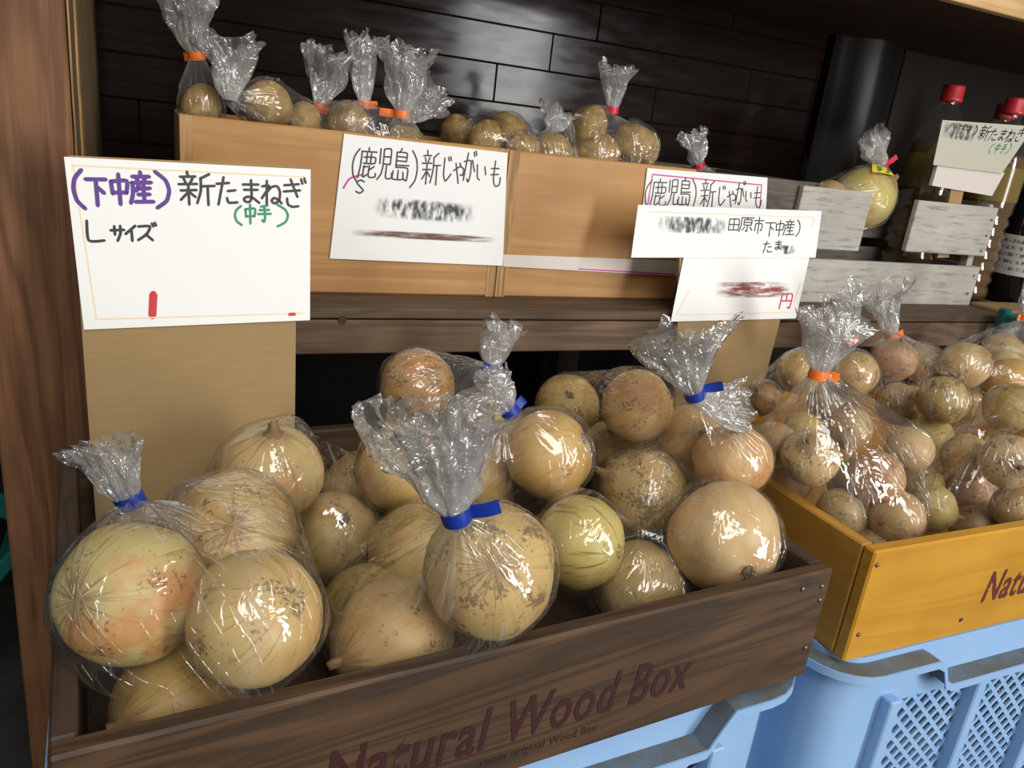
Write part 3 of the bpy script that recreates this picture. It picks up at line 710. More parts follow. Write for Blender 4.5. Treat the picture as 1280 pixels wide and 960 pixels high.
def blue_crate(label, loc, rz, Wd, D, H, dip0):
    t = thing('plastic_crate', label, 'crate', loc, rz, None)
    th = .003; rad = .035
    o = densify(rrect(0, Wd, 0, D, rad)); cx, cy = Wd/2, D/2
    def inset(P, d):
        Q = rrect(d, Wd-d, d, D-d, max(rad-d, .004)); return Q
    full = rrect(0, Wd, 0, D, rad); finn = inset(full, th)
    def dens2(A, B, step=.01):
        oa, ob = [], []
        for i in range(len(A)):
            a, b = A[i], A[(i+1) % len(A)]; c, d = B[i], B[(i+1) % len(B)]
            n = max(1, int(math.hypot(b[0]-a[0], b[1]-a[1])/step))
            for k in range(n):
                f = k/n; oa.append((a[0]+(b[0]-a[0])*f, a[1]+(b[1]-a[1])*f)); ob.append((c[0]+(d[0]-c[0])*f, c[1]+(d[1]-c[1])*f))
        return oa, ob
    oa, ob = dens2(full, finn)
    zt = H
    bm = bmesh.new(); ring_strip(bm, oa, ob, lambda x, y: zt, lambda x, y: zt-.062); by_angle(bmobj('rim_band', bm, M['blue'], t))
    # flange that dips in the middle of each side
    fo = rrect(-.0186, Wd+.0186, -.0186, D+.0186, rad+.0186); fi = rrect(-.0002, Wd+.0002, -.0002, D+.0002, rad)
    oa, ob = dens2(fo, fi)
    def dip(x, y):
        d = min(max(x, 0), max(Wd-x, 0)) if (y < .03 or y > D-.03) else min(max(y, 0), max(D-y, 0))
        f = min(max((d-dip0)/.022, 0), 1); return f*f*(3-2*f)
    bm = bmesh.new(); ring_strip(bm, oa, ob, lambda x, y: zt-.006-.032*dip(x, y), lambda x, y: zt-.0105-.032*dip(x, y)); by_angle(bmobj('flange', bm, M['flange'], t))
    bm = bmesh.new()
    oa, ob = dens2(rrect(-.02, Wd+.02, -.02, D+.02, rad+.02), rrect(-.0185, Wd+.0185, -.0185, D+.0185, rad+.0185))
    ring_strip(bm, oa, ob, lambda x, y: zt-.0058-.032*dip(x, y), lambda x, y: zt-.0135-.032*dip(x, y)); by_angle(bmobj('flange_lip', bm, M['blue'], t))
    # corners
    cw = .075
    for sx in (0, 1):
        for sy in (0, 1):
            pts = [(rad+cw-rad, 0)] if 0 else []
            arc = [(rad-rad*math.cos(a), rad-rad*math.sin(a)) for a in [PI/2*k/14 for k in range(15)]]
            path = [(0, cw)] + arc + [(cw, 0)]
            path = [((x if not sx else Wd-x), (y if not sy else D-y)) for x, y in path]
            bm = bmesh.new(); rows = []
            for x, y in path:
                dx = cx-x; dy = cy-y; l = math.hypot(dx, dy)
                rows.append([bm.verts.new(v) for v in ((x, y, 0), (x, y, H-.062), (x+dx/l*th, y+dy/l*th, H-.062), (x+dx/l*th, y+dy/l*th, 0))])
            for a, b in zip(rows, rows[1:]):
                for k in range(4): bm.faces.new((a[k], a[(k+1) % 4], b[(k+1) % 4], b[k]))
            bm.faces.new(rows[0]); bm.faces.new(rows[-1][::-1])
            by_angle(bmobj('corner_wall', bm, M['blue'], t))
    # lattice sides with ribs
    def lattice(length, name='lattice_panel', full_=True):
        """panel in local (s,z) from s=cw to length-cw"""
        bm = bmesh.new(); z0, z1 = .03, H-.062
        segs = []
        nb = 3 if length > .45 else 2
        a0, a1 = cw, length-cw
        ribs = [a0+(a1-a0)*k/nb for k in range(nb+1)]
        w = .0046; pitch = .0195
        for i in range(nb):
            s0, s1 = ribs[i], ribs[i+1]
            for sg_ in (1, -1):
                c = s0-(z1-z0) if sg_ == 1 else s0
                while c < (s1 if sg_ == 1 else s1+(z1-z0)):
                    # line s = c + sg*(z-z0)
                    ta = max(0, (s0-c) if sg_ == 1 else (c-s1)); tb = min(z1-z0, (s1-c) if sg_ == 1 else (c-s0))
                    if tb-ta > .004:
                        A = Vector((c+sg_*ta, z0+ta)); B = Vector((c+sg_*tb, z0+tb)); dd = (B-A).normalized(); n_ = Vector((-dd.y, dd.x))*w*.5
                        dep = (.0006, .0026) if sg_ == 1 else (.0008, .0028)
                        vs = [bm.verts.new((q.x, d_, q.y)) for d_ in dep for q in (A+n_, B+n_, B-n_, A-n_)]
                        for f in ((0,1,2,3),(7,6,5,4),(0,4,5,1),(1,5,6,2),(2,6,7,3),(3,7,4,0)): bm.faces.new([vs[k] for k in f])
                    c += pitch
        return bm, ribs
    for (length, mat) in ((Wd, Matrix.Identity(4)), (D, Matrix.Translation((Wd, 0, 0)) @ Matrix.Rotation(PI/2, 4, 'Z')),
                          (Wd, Matrix.Translation((Wd, D, 0)) @ Matrix.Rotation(PI, 4, 'Z')), (D, Matrix.Translation((0, D, 0)) @ Matrix.Rotation(-PI/2, 4, 'Z'))):
        bm, ribs = lattice(length); bmesh.ops.transform(bm, matrix=mat, verts=bm.verts); bmobj('lattice_panel', bm, M['blue'], t)
        for s in ribs:
            bm = bmesh.new(); add_box(bm, s-.007, s+.007, -.012, .003, 0, H-.05, .0015, 1, mat); bmobj('rib', bm, M['blue'], t)
        bm = bmesh.new(); add_box(bm, cw, length-cw, 0, .003, 0, .03, 0, 1, mat); bmobj('lower_band', bm, M['blue'], t)
    bm = bmesh.new(); add_box(bm, .01, Wd-.01, .01, D-.01, .004, .008); bmobj('base', bm, M['blue'], t)
    return t
CH_ = -.402-FLOOR
bc1 = blue_crate('pale blue plastic crate under the dark brown wooden crate', (-.05, .357, FLOOR), R(2.5), .525, .36, CH_, .075)
bc2 = blue_crate('pale blue plastic crate under the honey yellow wooden crate', (.536, .3805, FLOOR), 0, .525, .37, CH_-.009, .11)

# teal crates at the edges
def teal_crate(label, loc, rot, Wd, D, H):
    t = thing('plastic_crate', label, 'crate', loc); t.rotation_euler = rot
    n = 6
    for k in range(n):
        z = .02+k*(H-.05)/(n-1)
        bm = bmesh.new()
        for y in (0, D-.012): add_box(bm, .012, Wd-.012, y+.002, y+.009, z, z+.022, .002)
        for x in (0, Wd-.012): add_box(bm, x+.002, x+.009, .012, D-.012, z, z+.022, .002)
        bmobj('rail', bm, M['teal'], t)
    for x in (0, Wd-.014):
        for y in (0, D-.014): box('corner_post', x, x+.014, y, y+.014, 0, H, M['teal'], t, .002)
    bm = bmesh.new(); add_box(bm, .01, Wd-.01, .01, D-.01, .004, .009); bmobj('base', bm, M['teal'], t)
    return t
teal_crate('dark teal plastic crate tilted on the floor left of the post', (-.60, .815, FLOOR+.224), (0, R(38), 0), .36, .25, .36)
teal_crate('dark teal plastic crate at the far right edge beside the honey crate', (1.178, .615, FLOOR), (0, 0, 0), .3, .14, .535)

# ------------------------------------------------------------------ vegetables
def fib(n):
    g = PI*(3-math.sqrt(5))
    for i in range(n):
        z = 1-2*(i+.5)/n; r = math.sqrt(1-z*z); yield Vector((r*math.cos(g*i), r*math.sin(g*i), z))
def onion_mesh(seed, nu=34, nv=22, flat=.94):
    V = []; F = []
    for j in range(nv+1):
        th = PI*j/nv
        z = math.cos(th); r = math.sin(th)
        tip = max(0, (z-.72)/.28); rootd = max(0, (-z-.86)/.14)
        for i in range(nu):
            ph = 2*PI*i/nu
            d = Vector((r*math.cos(ph), r*math.sin(ph), z))
            k = 1+.05*noise.noise(d*1.3+Vector((seed*7.1, 0, 0)))+.022*noise.noise(d*3+Vector((0, seed*3.7, 0)))
            k += .006*math.cos(ph*7+seed)*r
            zz = z*flat*(1+.10*tip*tip)-rootd*(-.045)
            V.append((d.x*k*(1-.1*tip), d.y*k*(1-.1*tip), zz*k))
    for j in range(nv):
        for i in range(nu): F.append((j*nu+i, (j+1)*nu+i, (j+1)*nu+(i+1) % nu, j*nu+(i+1) % nu))
    me = bpy.data.meshes.new('onion'); me.from_pydata(V, [], F); me.update()
    me.polygons.foreach_set('use_smooth', [True]*len(me.polygons))
    return me
def roots_mesh(seed, z0=-.895):
    rnd = random.Random(seed); bm = bmesh.new()
    b = bmesh.ops.create_uvsphere(bm, u_segments=10, v_segments=5, radius=.12, matrix=Matrix.Translation((0, 0, z0)) @ Matrix.Diagonal((1, 1, .35, 1)))
    for k in range(26):
        a = rnd.uniform(0, 2*PI); r0 = rnd.uniform(.02, .11); L = rnd.uniform(.07, .17); sp = rnd.uniform(.3, 1.3)
        p = Vector((r0*math.cos(a), r0*math.sin(a), z0-.02)); d = Vector((math.cos(a)*sp, math.sin(a)*sp, -.8)).normalized()
        q = p+d*L*.6; s = q+Vector((d.x, d.y, .2))*L*.5
        w = .012
        t1 = Vector((-math.sin(a), math.cos(a), 0))*w
        v = [bm.verts.new(x) for x in (p-t1, p+t1, q+t1*.7, q-t1*.7, s)]
        bm.faces.new(v[:4]); bm.faces.new((v[3], v[2], v[4]))
    me = bpy.data.meshes.new('roots'); bm.to_mesh(me); bm.free(); return me
def neck_mesh(seed):
    rnd = random.Random(seed); bm = bmesh.new(); n = 12; rows = []
    for z, r in ((.90, .26), (.98, .155), (1.06, .10), (1.15, .085), (1.22, .075)):
        rows.append([bm.verts.new((r*(1+.3*rnd.uniform(-1, 1)*(z > 1))*math.cos(2*PI*i/n)+.04*(z-.9)*seed % .3, r*(1+.25*rnd.uniform(-1, 1))*math.sin(2*PI*i/n)*.8, z+(.06*rnd.uniform(-1, 1) if z > 1.1 else 0))) for i in range(n)])
    for a, b in zip(rows, rows[1:]):
        for i in range(n): bm.faces.new((a[i], a[(i+1) % n], b[(i+1) % n], b[i]))
    bm.faces.new(rows[-1])
    me = bpy.data.meshes.new('dry_tip'); bm.to_mesh(me); bm.free(); return me
OM = [onion_mesh(i+1, flat=[.93, .98, .9, 1.0, .95][i]) for i in range(5)]
OMS = [onion_mesh(i+11, 22, 14, flat=[.95, 1.03, .98, 1.06][i]) for i in range(4)]
for me in OM: me.materials.append(M['onion'])
for me in OMS: me.materials.append(M['onion_small'])
RM = [roots_mesh(i, -.895*[.93, .98, .9, 1.0, .95][i] if 0 else -.86) for i in range(3)]
NM = [neck_mesh(i) for i in range(3)]
for me in RM: me.materials.append(M['roots']); me.polygons.foreach_set('use_smooth', [True]*len(me.polygons))
for me in NM: me.materials.append(M['neck']); me.polygons.foreach_set('use_smooth', [True]*len(me.polygons))
STRAW, GREEN, ORANGE, PALE, OLIVE = (.54, .36, .11), (.52, .45, .12), (.56, .3, .08), (.60, .42, .17), (.40, .31, .10)
rng = random.Random(11)
BALL = {}
def pole_dir(c, r, px):
    """direction from the bulb centre c to the point of its surface that faces photo point px"""
    v = ray(*px).normalized(); b = v.dot(c); d2 = c.length_squared-b*b
    if d2 >= r*r*.98: q = v*b; return (q-c).normalized()
    return (v*(b-math.sqrt(r*r-d2))-c).normalized()
def onion(key, c, r, label, color=STRAW, spots=.5, root=None, tip=None, small=False, group=None):
    c = Vector(c); BALL[key] = (c, r)
    me = (OMS if small else OM)[rng.randrange(4 if small else 5)]
    o = bpy.data.objects.new('onion', me); COL.objects.link(o)
    if root: ax = -pole_dir(c, r, root)
    elif tip: ax = pole_dir(c, r, tip)
    else: ax = Vector((rng.uniform(-1, 1), rng.uniform(-1, .6), rng.uniform(-.3, 1))).normalized()
    q = ax.to_track_quat('Z', 'Y') @ Matrix.Rotation(rng.uniform(0, 6), 3, 'Z').to_quaternion()
    o.rotation_mode = 'QUATERNION'; o.rotation_quaternion = q; o.location = c
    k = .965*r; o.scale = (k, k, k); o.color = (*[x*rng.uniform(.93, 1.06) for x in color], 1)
    o['stripes'] = {'d1': .85, 'd3': .15, 'c3': .6, 'e1': .5}.get(key, rng.uniform(.2, .55)); o['blush'] = {'f1': .5, 'a1': .65, 'a4': .5, 'g2': .5, 'g4': .5}.get(key, rng.uniform(0, .3)); o['spots'] = spots; o['bulb_radius'] = 1.0
    tag(o, label, 'onion', group)
    for nm, src in (('roots', RM), ('dry_tip', NM)):
        if nm == 'dry_tip' and root and not tip: pass
        ch = bpy.data.objects.new(nm, src[rng.randrange(3)]); COL.objects.link(ch); ch.parent = o
    return o
GL = 'large onions bagged in the dark crate'
BIG = [
('a1',(-.016,.4176,-.2726,.0410),'big greenish onion with orange patch at far left of the dark crate',(.58,.50,.22),.55,(90,752),None),
('a2',(.0461,.3794,-.2731,.0385),'round pale onion with star-shaped root end, front of the left bag',PALE,.55,(374,744),None),
('a3',(.0466,.4972,-.2841,.0412),'onion with dark root scar facing up, behind the two front onions of the left bag',PALE,.6,(291,656),None),
('a4',(.0058,.4111,-.3488,.0394),'amber onion lying lowest in the front left corner of the dark crate',(.55,.36,.12),.3,None,(150,905)),
('b1',(.0792,.5722,-.2802,.0424),'onion with dry tip upward in front of the big cardboard sign',(.57,.44,.2),.35,None,(343,538)),
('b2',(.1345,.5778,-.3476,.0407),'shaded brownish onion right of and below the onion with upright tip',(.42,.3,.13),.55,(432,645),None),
('b3',(.1738,.6637,-.3474,.0366),'olive onion deep in the back of the dark crate, left of the stacked pair',OLIVE,.55,None,(452,560)),
('c1',(.1826,.3739,-.2595,.0423),'large blotchy onion with black root scar in the front centre bag',PALE,.9,(618,708),None),
('c2',(.1339,.405,-.3242,.0415),'pale onion lying low at the left of the front centre bag',PALE,.5,None,(425,828)),
('c3',(.1872,.5223,-.3358,.0405),'yellow onion behind the film left of the front centre blue tape',(.58,.44,.17),.3,None,(560,660)),
('c4',(.1339,.4749,-.351,.0368),'shaded onion half hidden at the left edge of the front centre bag',OLIVE,.5,None,None),
('d1',(.3,.4591,-.3044,.0388),'yellow-green striped onion in the middle of the dark crate',(.60,.52,.15),.3,(781,690),None),
('d2',(.3989,.5212,-.3034,.0444),'brown-speckled onion between the striped onion and the right front onion',PALE,1.0,None,(752,590)),
('d3',(.4143,.4257,-.2962,.0473),'large smooth pale onion with dark root tuft at the right end of the dark crate',(.66,.5,.26),.12,(940,722),None),
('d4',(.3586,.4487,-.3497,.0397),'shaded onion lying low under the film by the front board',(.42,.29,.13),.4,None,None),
('e1',(.311,.5471,-.2695,.0414),'shiny orange onion with bright streaks, right of the middle blue tape',(.60,.37,.12),.25,(738,545),None),
('e2',(.269,.5973,-.315,.0427),'orange onion partly behind the large crumpled bag top',(.60,.40,.14),.3,None,None),
('e3',(.1922,.585,-.2907,.0408),'orange-tan onion behind the left side of the large crumpled bag top',(.55,.36,.14),.3,None,None),
('f1',(.2276,.6725,-.2499,.0385),'orange-brown onion with dark flake at the top of the back left stack',(.48,.25,.075),.95,(498,505),None),
('f2',(.3101,.676,-.2933,.035),'onion behind the two blue tapes at the back of the dark crate',(.5,.35,.13),.5,None,(600,500)),
('g1',(.3996,.678,-.2786,.036),'onion with black root scar by the back board of the dark crate',(.52,.35,.12),.6,(712,492),None),
('g2',(.4029,.5576,-.2317,.0354),'peach onion below and left of the back right blue tape',(.60,.41,.17),.65,(842,492),None),
('g3',(.4177,.6085,-.2979,.0316),'small shaded onion wedged above the brown-speckled onion',(.5,.37,.14),.4,None,(765,535)),
('g4',(.4546,.4784,-.2544,.0349),'orange onion under the fanned film right below the back right blue tape',(.62,.38,.15),.3,None,(925,535)),
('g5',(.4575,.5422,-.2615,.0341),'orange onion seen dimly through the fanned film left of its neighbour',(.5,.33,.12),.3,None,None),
]
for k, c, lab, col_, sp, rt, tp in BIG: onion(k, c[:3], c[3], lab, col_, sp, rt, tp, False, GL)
GS = 'small onions bagged in the honey crate'
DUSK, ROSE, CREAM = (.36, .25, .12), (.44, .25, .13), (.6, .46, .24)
SMALL = [
('p1',(.5494,.4809,-.2605,.0275),'small cream onion with grey stain at the left of the orange-taped front bag',CREAM,.9),
('p2',(*at(1095,597,.46),.0268),'small reddish onion in the centre of the orange-taped front bag',ROSE,.6),
('p3',(.6932,.4878,-.2655,.0244),'small pale onion at the right shoulder of the orange-taped front bag',CREAM,.3),
('p4',(*at(1050,642,.47),.0255),'small dusty onion at the lower left of the orange-taped front bag',DUSK,.8),
('p5',(*at(1120,648,.437),.0272),'small tan onion at the lower right of the orange-taped front bag',(.5,.34,.17),.5),
('p6',(.6453,.5252,-.2545,.023),'small shaded onion just under the neck of the orange-taped front bag',DUSK,.6),
('p7',(.5945,.5372,-.261,.0219),'small olive onion below the orange tape of the front bag',OLIVE,.5),
('p8',(.5521,.529,-.2679,.0237),'small dim onion at the far left edge of the orange-taped front bag',DUSK,.6),
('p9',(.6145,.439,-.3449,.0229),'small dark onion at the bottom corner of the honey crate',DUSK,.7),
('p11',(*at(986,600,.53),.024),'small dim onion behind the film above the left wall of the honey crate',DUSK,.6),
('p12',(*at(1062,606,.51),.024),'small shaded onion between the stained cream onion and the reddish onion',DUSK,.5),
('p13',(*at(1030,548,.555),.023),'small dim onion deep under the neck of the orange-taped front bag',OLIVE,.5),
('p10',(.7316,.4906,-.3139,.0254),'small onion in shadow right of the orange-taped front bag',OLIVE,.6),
('q1',(.6477,.6089,-.2223,.0257),'small amber onion at the top left of the back left bag in the honey crate',(.5,.33,.13),.5),
('q2',(.6233,.6282,-.2588,.0217),'small brown onion beside the middle cardboard sign',(.36,.22,.09),.9),
('q3',(.69,.5736,-.2141,.0252),'small tan onion right behind the front orange tape',(.52,.37,.17),.7),
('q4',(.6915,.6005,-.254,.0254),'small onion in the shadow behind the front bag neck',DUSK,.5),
('r1',(.8388,.645,-.2234,.028),'small rosy onion right under the second orange tape',ROSE,.5),
('r2',(.7981,.5934,-.2608,.0266),'small brown onion at the left of the second orange-taped bag',DUSK,.8),
('r3',(.7876,.5336,-.2328,.0283),'small dark-stained onion at the front of the second orange-taped bag',OLIVE,1.0),
('r4',(.9174,.6611,-.2354,.0273),'small tan onion at the back right of the second orange-taped bag',(.48,.33,.15),.5),
('r5',(.9574,.6112,-.2744,.029),'small dim onion low between the two back bags on the right',DUSK,.5),
('s1',(.92,.6084,-.2203,.03),'small pale onion at the left of the far right back bag',CREAM,.3),
('s2',(1.056,.6528,-.2204,.0297),'small tan onion at the top of the far right back bag',(.5,.36,.17),.4),
('s3',(.9704,.5798,-.2308,.029),'small orange onion at the right edge in the far right back bag',(.6,.36,.1),.3),
('t1',(.7688,.4764,-.275,.026),'small straw onion at the left of the right front bag',(.5,.38,.17),.5),
('t2',(.7551,.4259,-.2553,.0281),'small stained onion cut by the right frame edge in the front bag',CREAM,.9),
('t3',(.8525,.4991,-.2337,.0282),'small olive onion at the top of the right front bag',OLIVE,.6),
('t4',(.815,.4865,-.3267,.0256),'small rosy onion low in the right front bag',ROSE,.6),
('t5',(.7766,.4173,-.3048,.0248),'small shaded onion at the lower right edge of the honey crate',DUSK,.6),
('u1',(.7978,.5438,-.2829,.0265),'small yellow onion between the front bag and the second orange-taped bag',(.5,.4,.15),.3),
('u2',(.7024,.4525,-.3145,.0248),'small green-tinged onion in the shadow right of the front bag corner',(.4,.37,.12),.5),
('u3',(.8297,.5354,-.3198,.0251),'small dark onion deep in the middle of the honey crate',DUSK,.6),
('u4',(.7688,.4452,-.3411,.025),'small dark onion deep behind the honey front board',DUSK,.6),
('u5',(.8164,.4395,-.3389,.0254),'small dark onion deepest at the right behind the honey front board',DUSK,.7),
]
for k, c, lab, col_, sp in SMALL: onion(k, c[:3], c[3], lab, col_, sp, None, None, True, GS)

def potato_mesh(seed):
    bm = bmesh.new(); bmesh.ops.create_icosphere(bm, subdivisions=4, radius=1)
    eyes = [Vector((rng.uniform(-1, 1), rng.uniform(-1, 1), rng.uniform(-1, 1))).normalized() for _ in range(6)]
    for v in bm.verts:
        d = v.co.normalized(); k = 1+.13*noise.noise(d*1.1+Vector((seed*5, 0, 0)))+.04*noise.noise(d*2.6+Vector((0, seed, 0)))
        for e in eyes:
            a = (d-e).length
            if a < .22: k -= .05*(1-a/.22)**2
        v.co = Vector((d.x*1.12*k, d.y*.95*k, d.z*.93*k))
    for f in bm.faces: f.smooth = True
    me = bpy.data.meshes.new('potato'); bm.to_mesh(me); bm.free(); me.materials.append(M['potato']); return me
PM = [potato_mesh(i) for i in range(4)]
def veg(key, px, dpx, Y, label, group='potatoes in the shelf boxes'):
    c = at(px[0], px[1], Y); r = dpx/2/FPX*c.dot(FWD); BALL[key] = (c, r)
    o = bpy.data.objects.new('potato', PM[rng.randrange(4)]); COL.objects.link(o); o.location = c
    o.rotation_euler = [rng.uniform(0, 6) for _ in range(3)]; o.scale = (r*.93,)*3
    return tag(o, label, 'potato', group)
veg('j1', (252, 133), 54, .90, 'potato under the tall orange-taped bag at the left end of the shelf')
veg('j2', (336, 134), 68, .885, 'big smooth potato under clear film in the left pine box')
veg('j3', (380, 152), 48, .90, 'potato at the tapering right end of the film in the left pine box')
veg('k1', (436, 158), 58, .90, 'brown potato below the two middle orange tapes')
veg('m1', (505, 186), 56, .885, 'potato hidden under the wide orange-taped bag top in the left pine box')
veg('n1', (572, 166), 44, .95, 'farthest left potato in the second pine box')
veg('n2', (606, 178), 52, .91, 'potato lying against the left side of the second pine box')
veg('n3', (634, 166), 52, .935, 'potato with film glint in the second pine box')
veg('n4', (655, 188), 46, .89, 'potato peeking over the front edge of the second pine box at left')
veg('o1', (692, 196), 58, .885, 'potato below the clear peaked film in the second pine box')
veg('w1', (735, 160), 54, .91, 'topmost potato of the red-taped bag')
veg('w2', (745, 196), 62, .89, 'lower front potato of the red-taped bag')
veg('w3', (794, 185), 60, .895, 'upright potato at the right of the red-taped bag')
veg('x1', (878, 250), 66, .92, 'potato inside the grey crate behind the magenta-bordered sign')
def veg_onion(key, px, dpx, Y, label, color, tip):
    c = at(px[0], px[1], Y); r = dpx/2/FPX*c.dot(FWD)
    onion(key, c, r, label, color, .2, None, tip, True, 'onions in the whitewashed crate')
veg_onion('v1', (1078, 248), 78, .89, 'yellow-green onion with yellow sticker in the whitewashed crate', (.62, .52, .15), (1130, 215))
veg_onion('v2', (1036, 248), 46, .89, 'small tan onion at the left end of the whitewashed crate', (.5, .34, .14), None)

# ------------------------------------------------------------------ plastic bags
def hull_bvh(pts):
    bm = bmesh.new()
    for p_ in pts: bm.verts.new(p_)
    r = bmesh.ops.convex_hull(bm, input=bm.verts)
    bmesh.ops.triangulate(bm, faces=bm.faces)
    b = BVHTree.FromBMesh(bm); bm.free(); return b
def crease_attr(o, A, B, G):
    at_ = o.data.attributes.new('gather', 'FLOAT', 'POINT'); at_.data.foreach_set('value', G)
    for nm, D in (('crease', A), ('crease_twist', B)):
        at_ = o.data.attributes.new(nm, 'FLOAT_VECTOR', 'POINT'); at_.data.foreach_set('vector', [x for v in D for x in v])
    return o
def film_mesh(balls, neck, extra, seed, nu=132, nv=70, cling=.35, pleat=1.0):
    pts = []
    for c, r in balls:
        for d in fib(90): pts.append(c+d*(r*1.014+.0008))
    c0 = Vector((0, 0, 0))
    for c, r in balls: c0 += c/len(balls)
    ax = (neck-c0).normalized() if neck is not None else Vector((0, .6, .8))
    t1 = ax.orthogonal().normalized(); t2 = ax.cross(t1)
    if neck is not None:
        for k in range(10):
            a = 2*PI*k/10; pts.append(neck+(t1*math.cos(a)+t2*math.sin(a))*.0065)
    pts += extra
    bv = hull_bvh(pts)
    far = (neck-c0).length if neck is not None else .05
    tmin = math.atan2(.0045, far) if neck is not None else .0
    D = []; Rr = []
    for j in range(nv+1):
        u = j/nv; th = tmin+(PI-tmin)*(u**1.35 if neck is not None else u)
        for i in range(nu):
            ph = 2*PI*i/nu
            D.append((ax*math.cos(th)+(t1*math.cos(ph)+t2*math.sin(ph))*math.sin(th)).normalized())
    for d in D:
        h = bv.ray_cast(c0, d)[3] or .02
        un = 0
        for c, r in balls:
            R_ = r*1.008+.0006; oc = c0-c; b = oc.dot(d); q = oc.dot(oc)-R_*R_; disc = b*b-q
            if disc > 0: un = max(un, -b+math.sqrt(disc))
        k = cling*min(1, max(0, (h-un)/.03))
        x = h-(h-un)*k*.8 if un > 0 else h*(1-.05*cling)
        Rr.append(max(x, un))
    for it in range(2):
        Q = Rr[:]
        for j in range(1, nv):
            for i in range(nu):
                a = j*nu+i
                s_ = (Rr[j*nu+(i+1) % nu]+Rr[j*nu+(i-1) % nu]+Rr[a+nu]+Rr[a-nu])*.25
                Q[a] = max(Rr[a]*.4+s_*.6, Rr[a]-.001)
        Rr = Q
    V = []; A1 = []; A2 = []; GA = []
    sv = Vector((seed*3.3, seed*1.7, 0))
    for a, (d, r) in enumerate(zip(D, Rr)):
        j, i = divmod(a, nu); ph = 2*PI*i/nu
        p_ = c0+d*r
        dn = (p_-neck).length if neck is not None else .2
        cv = Vector((math.cos(ph), math.sin(ph), 0))
        w = 0
        al = j/nv; p2 = ph+al*2.2; GA.append(math.exp(-dn/.03)*(.7+.8*noise.noise(cv*9+sv)) if neck is not None else 0.0)
        A1.append(cv*7+Vector((seed*3, 0, al*1.3))); A2.append((math.cos(p2)*5, math.sin(p2)*5, al*2+seed*2))
        if neck is not None:
            env = math.exp(-dn/.035)*min(1, dn/.010)
            f = noise.noise(cv*7+sv)+.7*noise.noise(cv*15+sv)
            w += .0034*pleat*env*f
            f2 = max(0, noise.noise(cv*10+sv*2+Vector((0, 0, dn*6)))-.12)
            w += .0040*pleat*f2*math.exp(-dn/.08)*min(1, dn/.015)
        q = p_*17+sv
        rg = 1-abs(noise.noise(q))*2.6
        w += .0016*max(0, rg)**4
        rg = 1-abs(noise.noise(Vector((p_.x*60, p_.y*30, p_.z*22))+sv*1.7))*2.2
        w += .0005*max(0, rg)**3
        V.append(p_+d*max(w, -.002))
    F = []
    for j in range(nv):
        for i in range(nu): F.append((j*nu+i, j*nu+(i+1) % nu, (j+1)*nu+(i+1) % nu, (j+1)*nu+i))
    return V, F, A1, A2, GA
def tuft_mesh(neck, tip, width, seed, layers=2, nu=110, nv=22, flat=.45):
    """crumpled, fanned bag mouth above the neck"""
    ax = (tip-neck); L = ax.length; ax.normalize()
    t1 = ax.cross(FWD).normalized(); t2 = ax.cross(t1).normalized()   # fan lies roughly across the crate front
    tw = Matrix.Rotation(random.Random(seed).uniform(-.6, .6), 3, ax); t1 = tw @ t1; t2 = tw @ t2
    V = []; F = []; A1 = []; A2 = []; GA = []
    for la in range(layers):
        sv = Vector((seed*2.1+la*11.3, la*5.7, seed)); base = len(V)
        k_w = 1-.35*la; off = Vector((0, 0, 0))
        for j in range(nv+1):
            s = j/nv
            for i in range(nu):
                ph = 2*PI*i/nu; cv = Vector((math.cos(ph), math.sin(ph), 0))
                ll = L*(1+.22*noise.noise(cv*1.6+sv)+.10*noise.noise(cv*5+sv))*(1-.12*la)
                rad = .0058+(width*.5*k_w-.0058)*(s**.85)*(1+.25*noise.noise(cv*1.2+sv*1.3))
                pl = (noise.noise(cv*3+sv+Vector((0, 0, s*1.5)))*.7+noise.noise(cv*7+sv+Vector((0, 0, s*2)))*.4)*min(1, s*4)
                rad *= 1+pl*.8
                fl = 1+(flat-1)*min(1, s*2.2)
                p_ = neck+ax*(s*ll)+t1*math.cos(ph)*rad+t2*math.sin(ph)*rad*fl
                cr = s*.013*min(1, width/.05)
                q = p_*34+sv*3
                p_ += t1*noise.noise(q)*cr+t2*noise.noise(q+Vector((9, 0, 0)))*cr*1.3+ax*noise.noise(q+Vector((0, 9, 0)))*cr*.6
                rg = 1-abs(noise.noise(p_*55+sv))*2.4
                p_ += t2*max(0, rg)**3*.005*s
                V.append(p_); p2 = ph+s*1.2; GA.append((1-s)**1.5)
                A1.append(cv*6+Vector((seed, la*3, s*2.5))); A2.append((math.cos(p2)*4, math.sin(p2)*4, s*4+seed+la))
        for j in range(nv):
            for i in range(nu):
                F.append((base+j*nu+i, base+j*nu+(i+1) % nu, base+(j+1)*nu+(i+1) % nu, base+(j+1)*nu+i))
    return V, F, A1, A2, GA
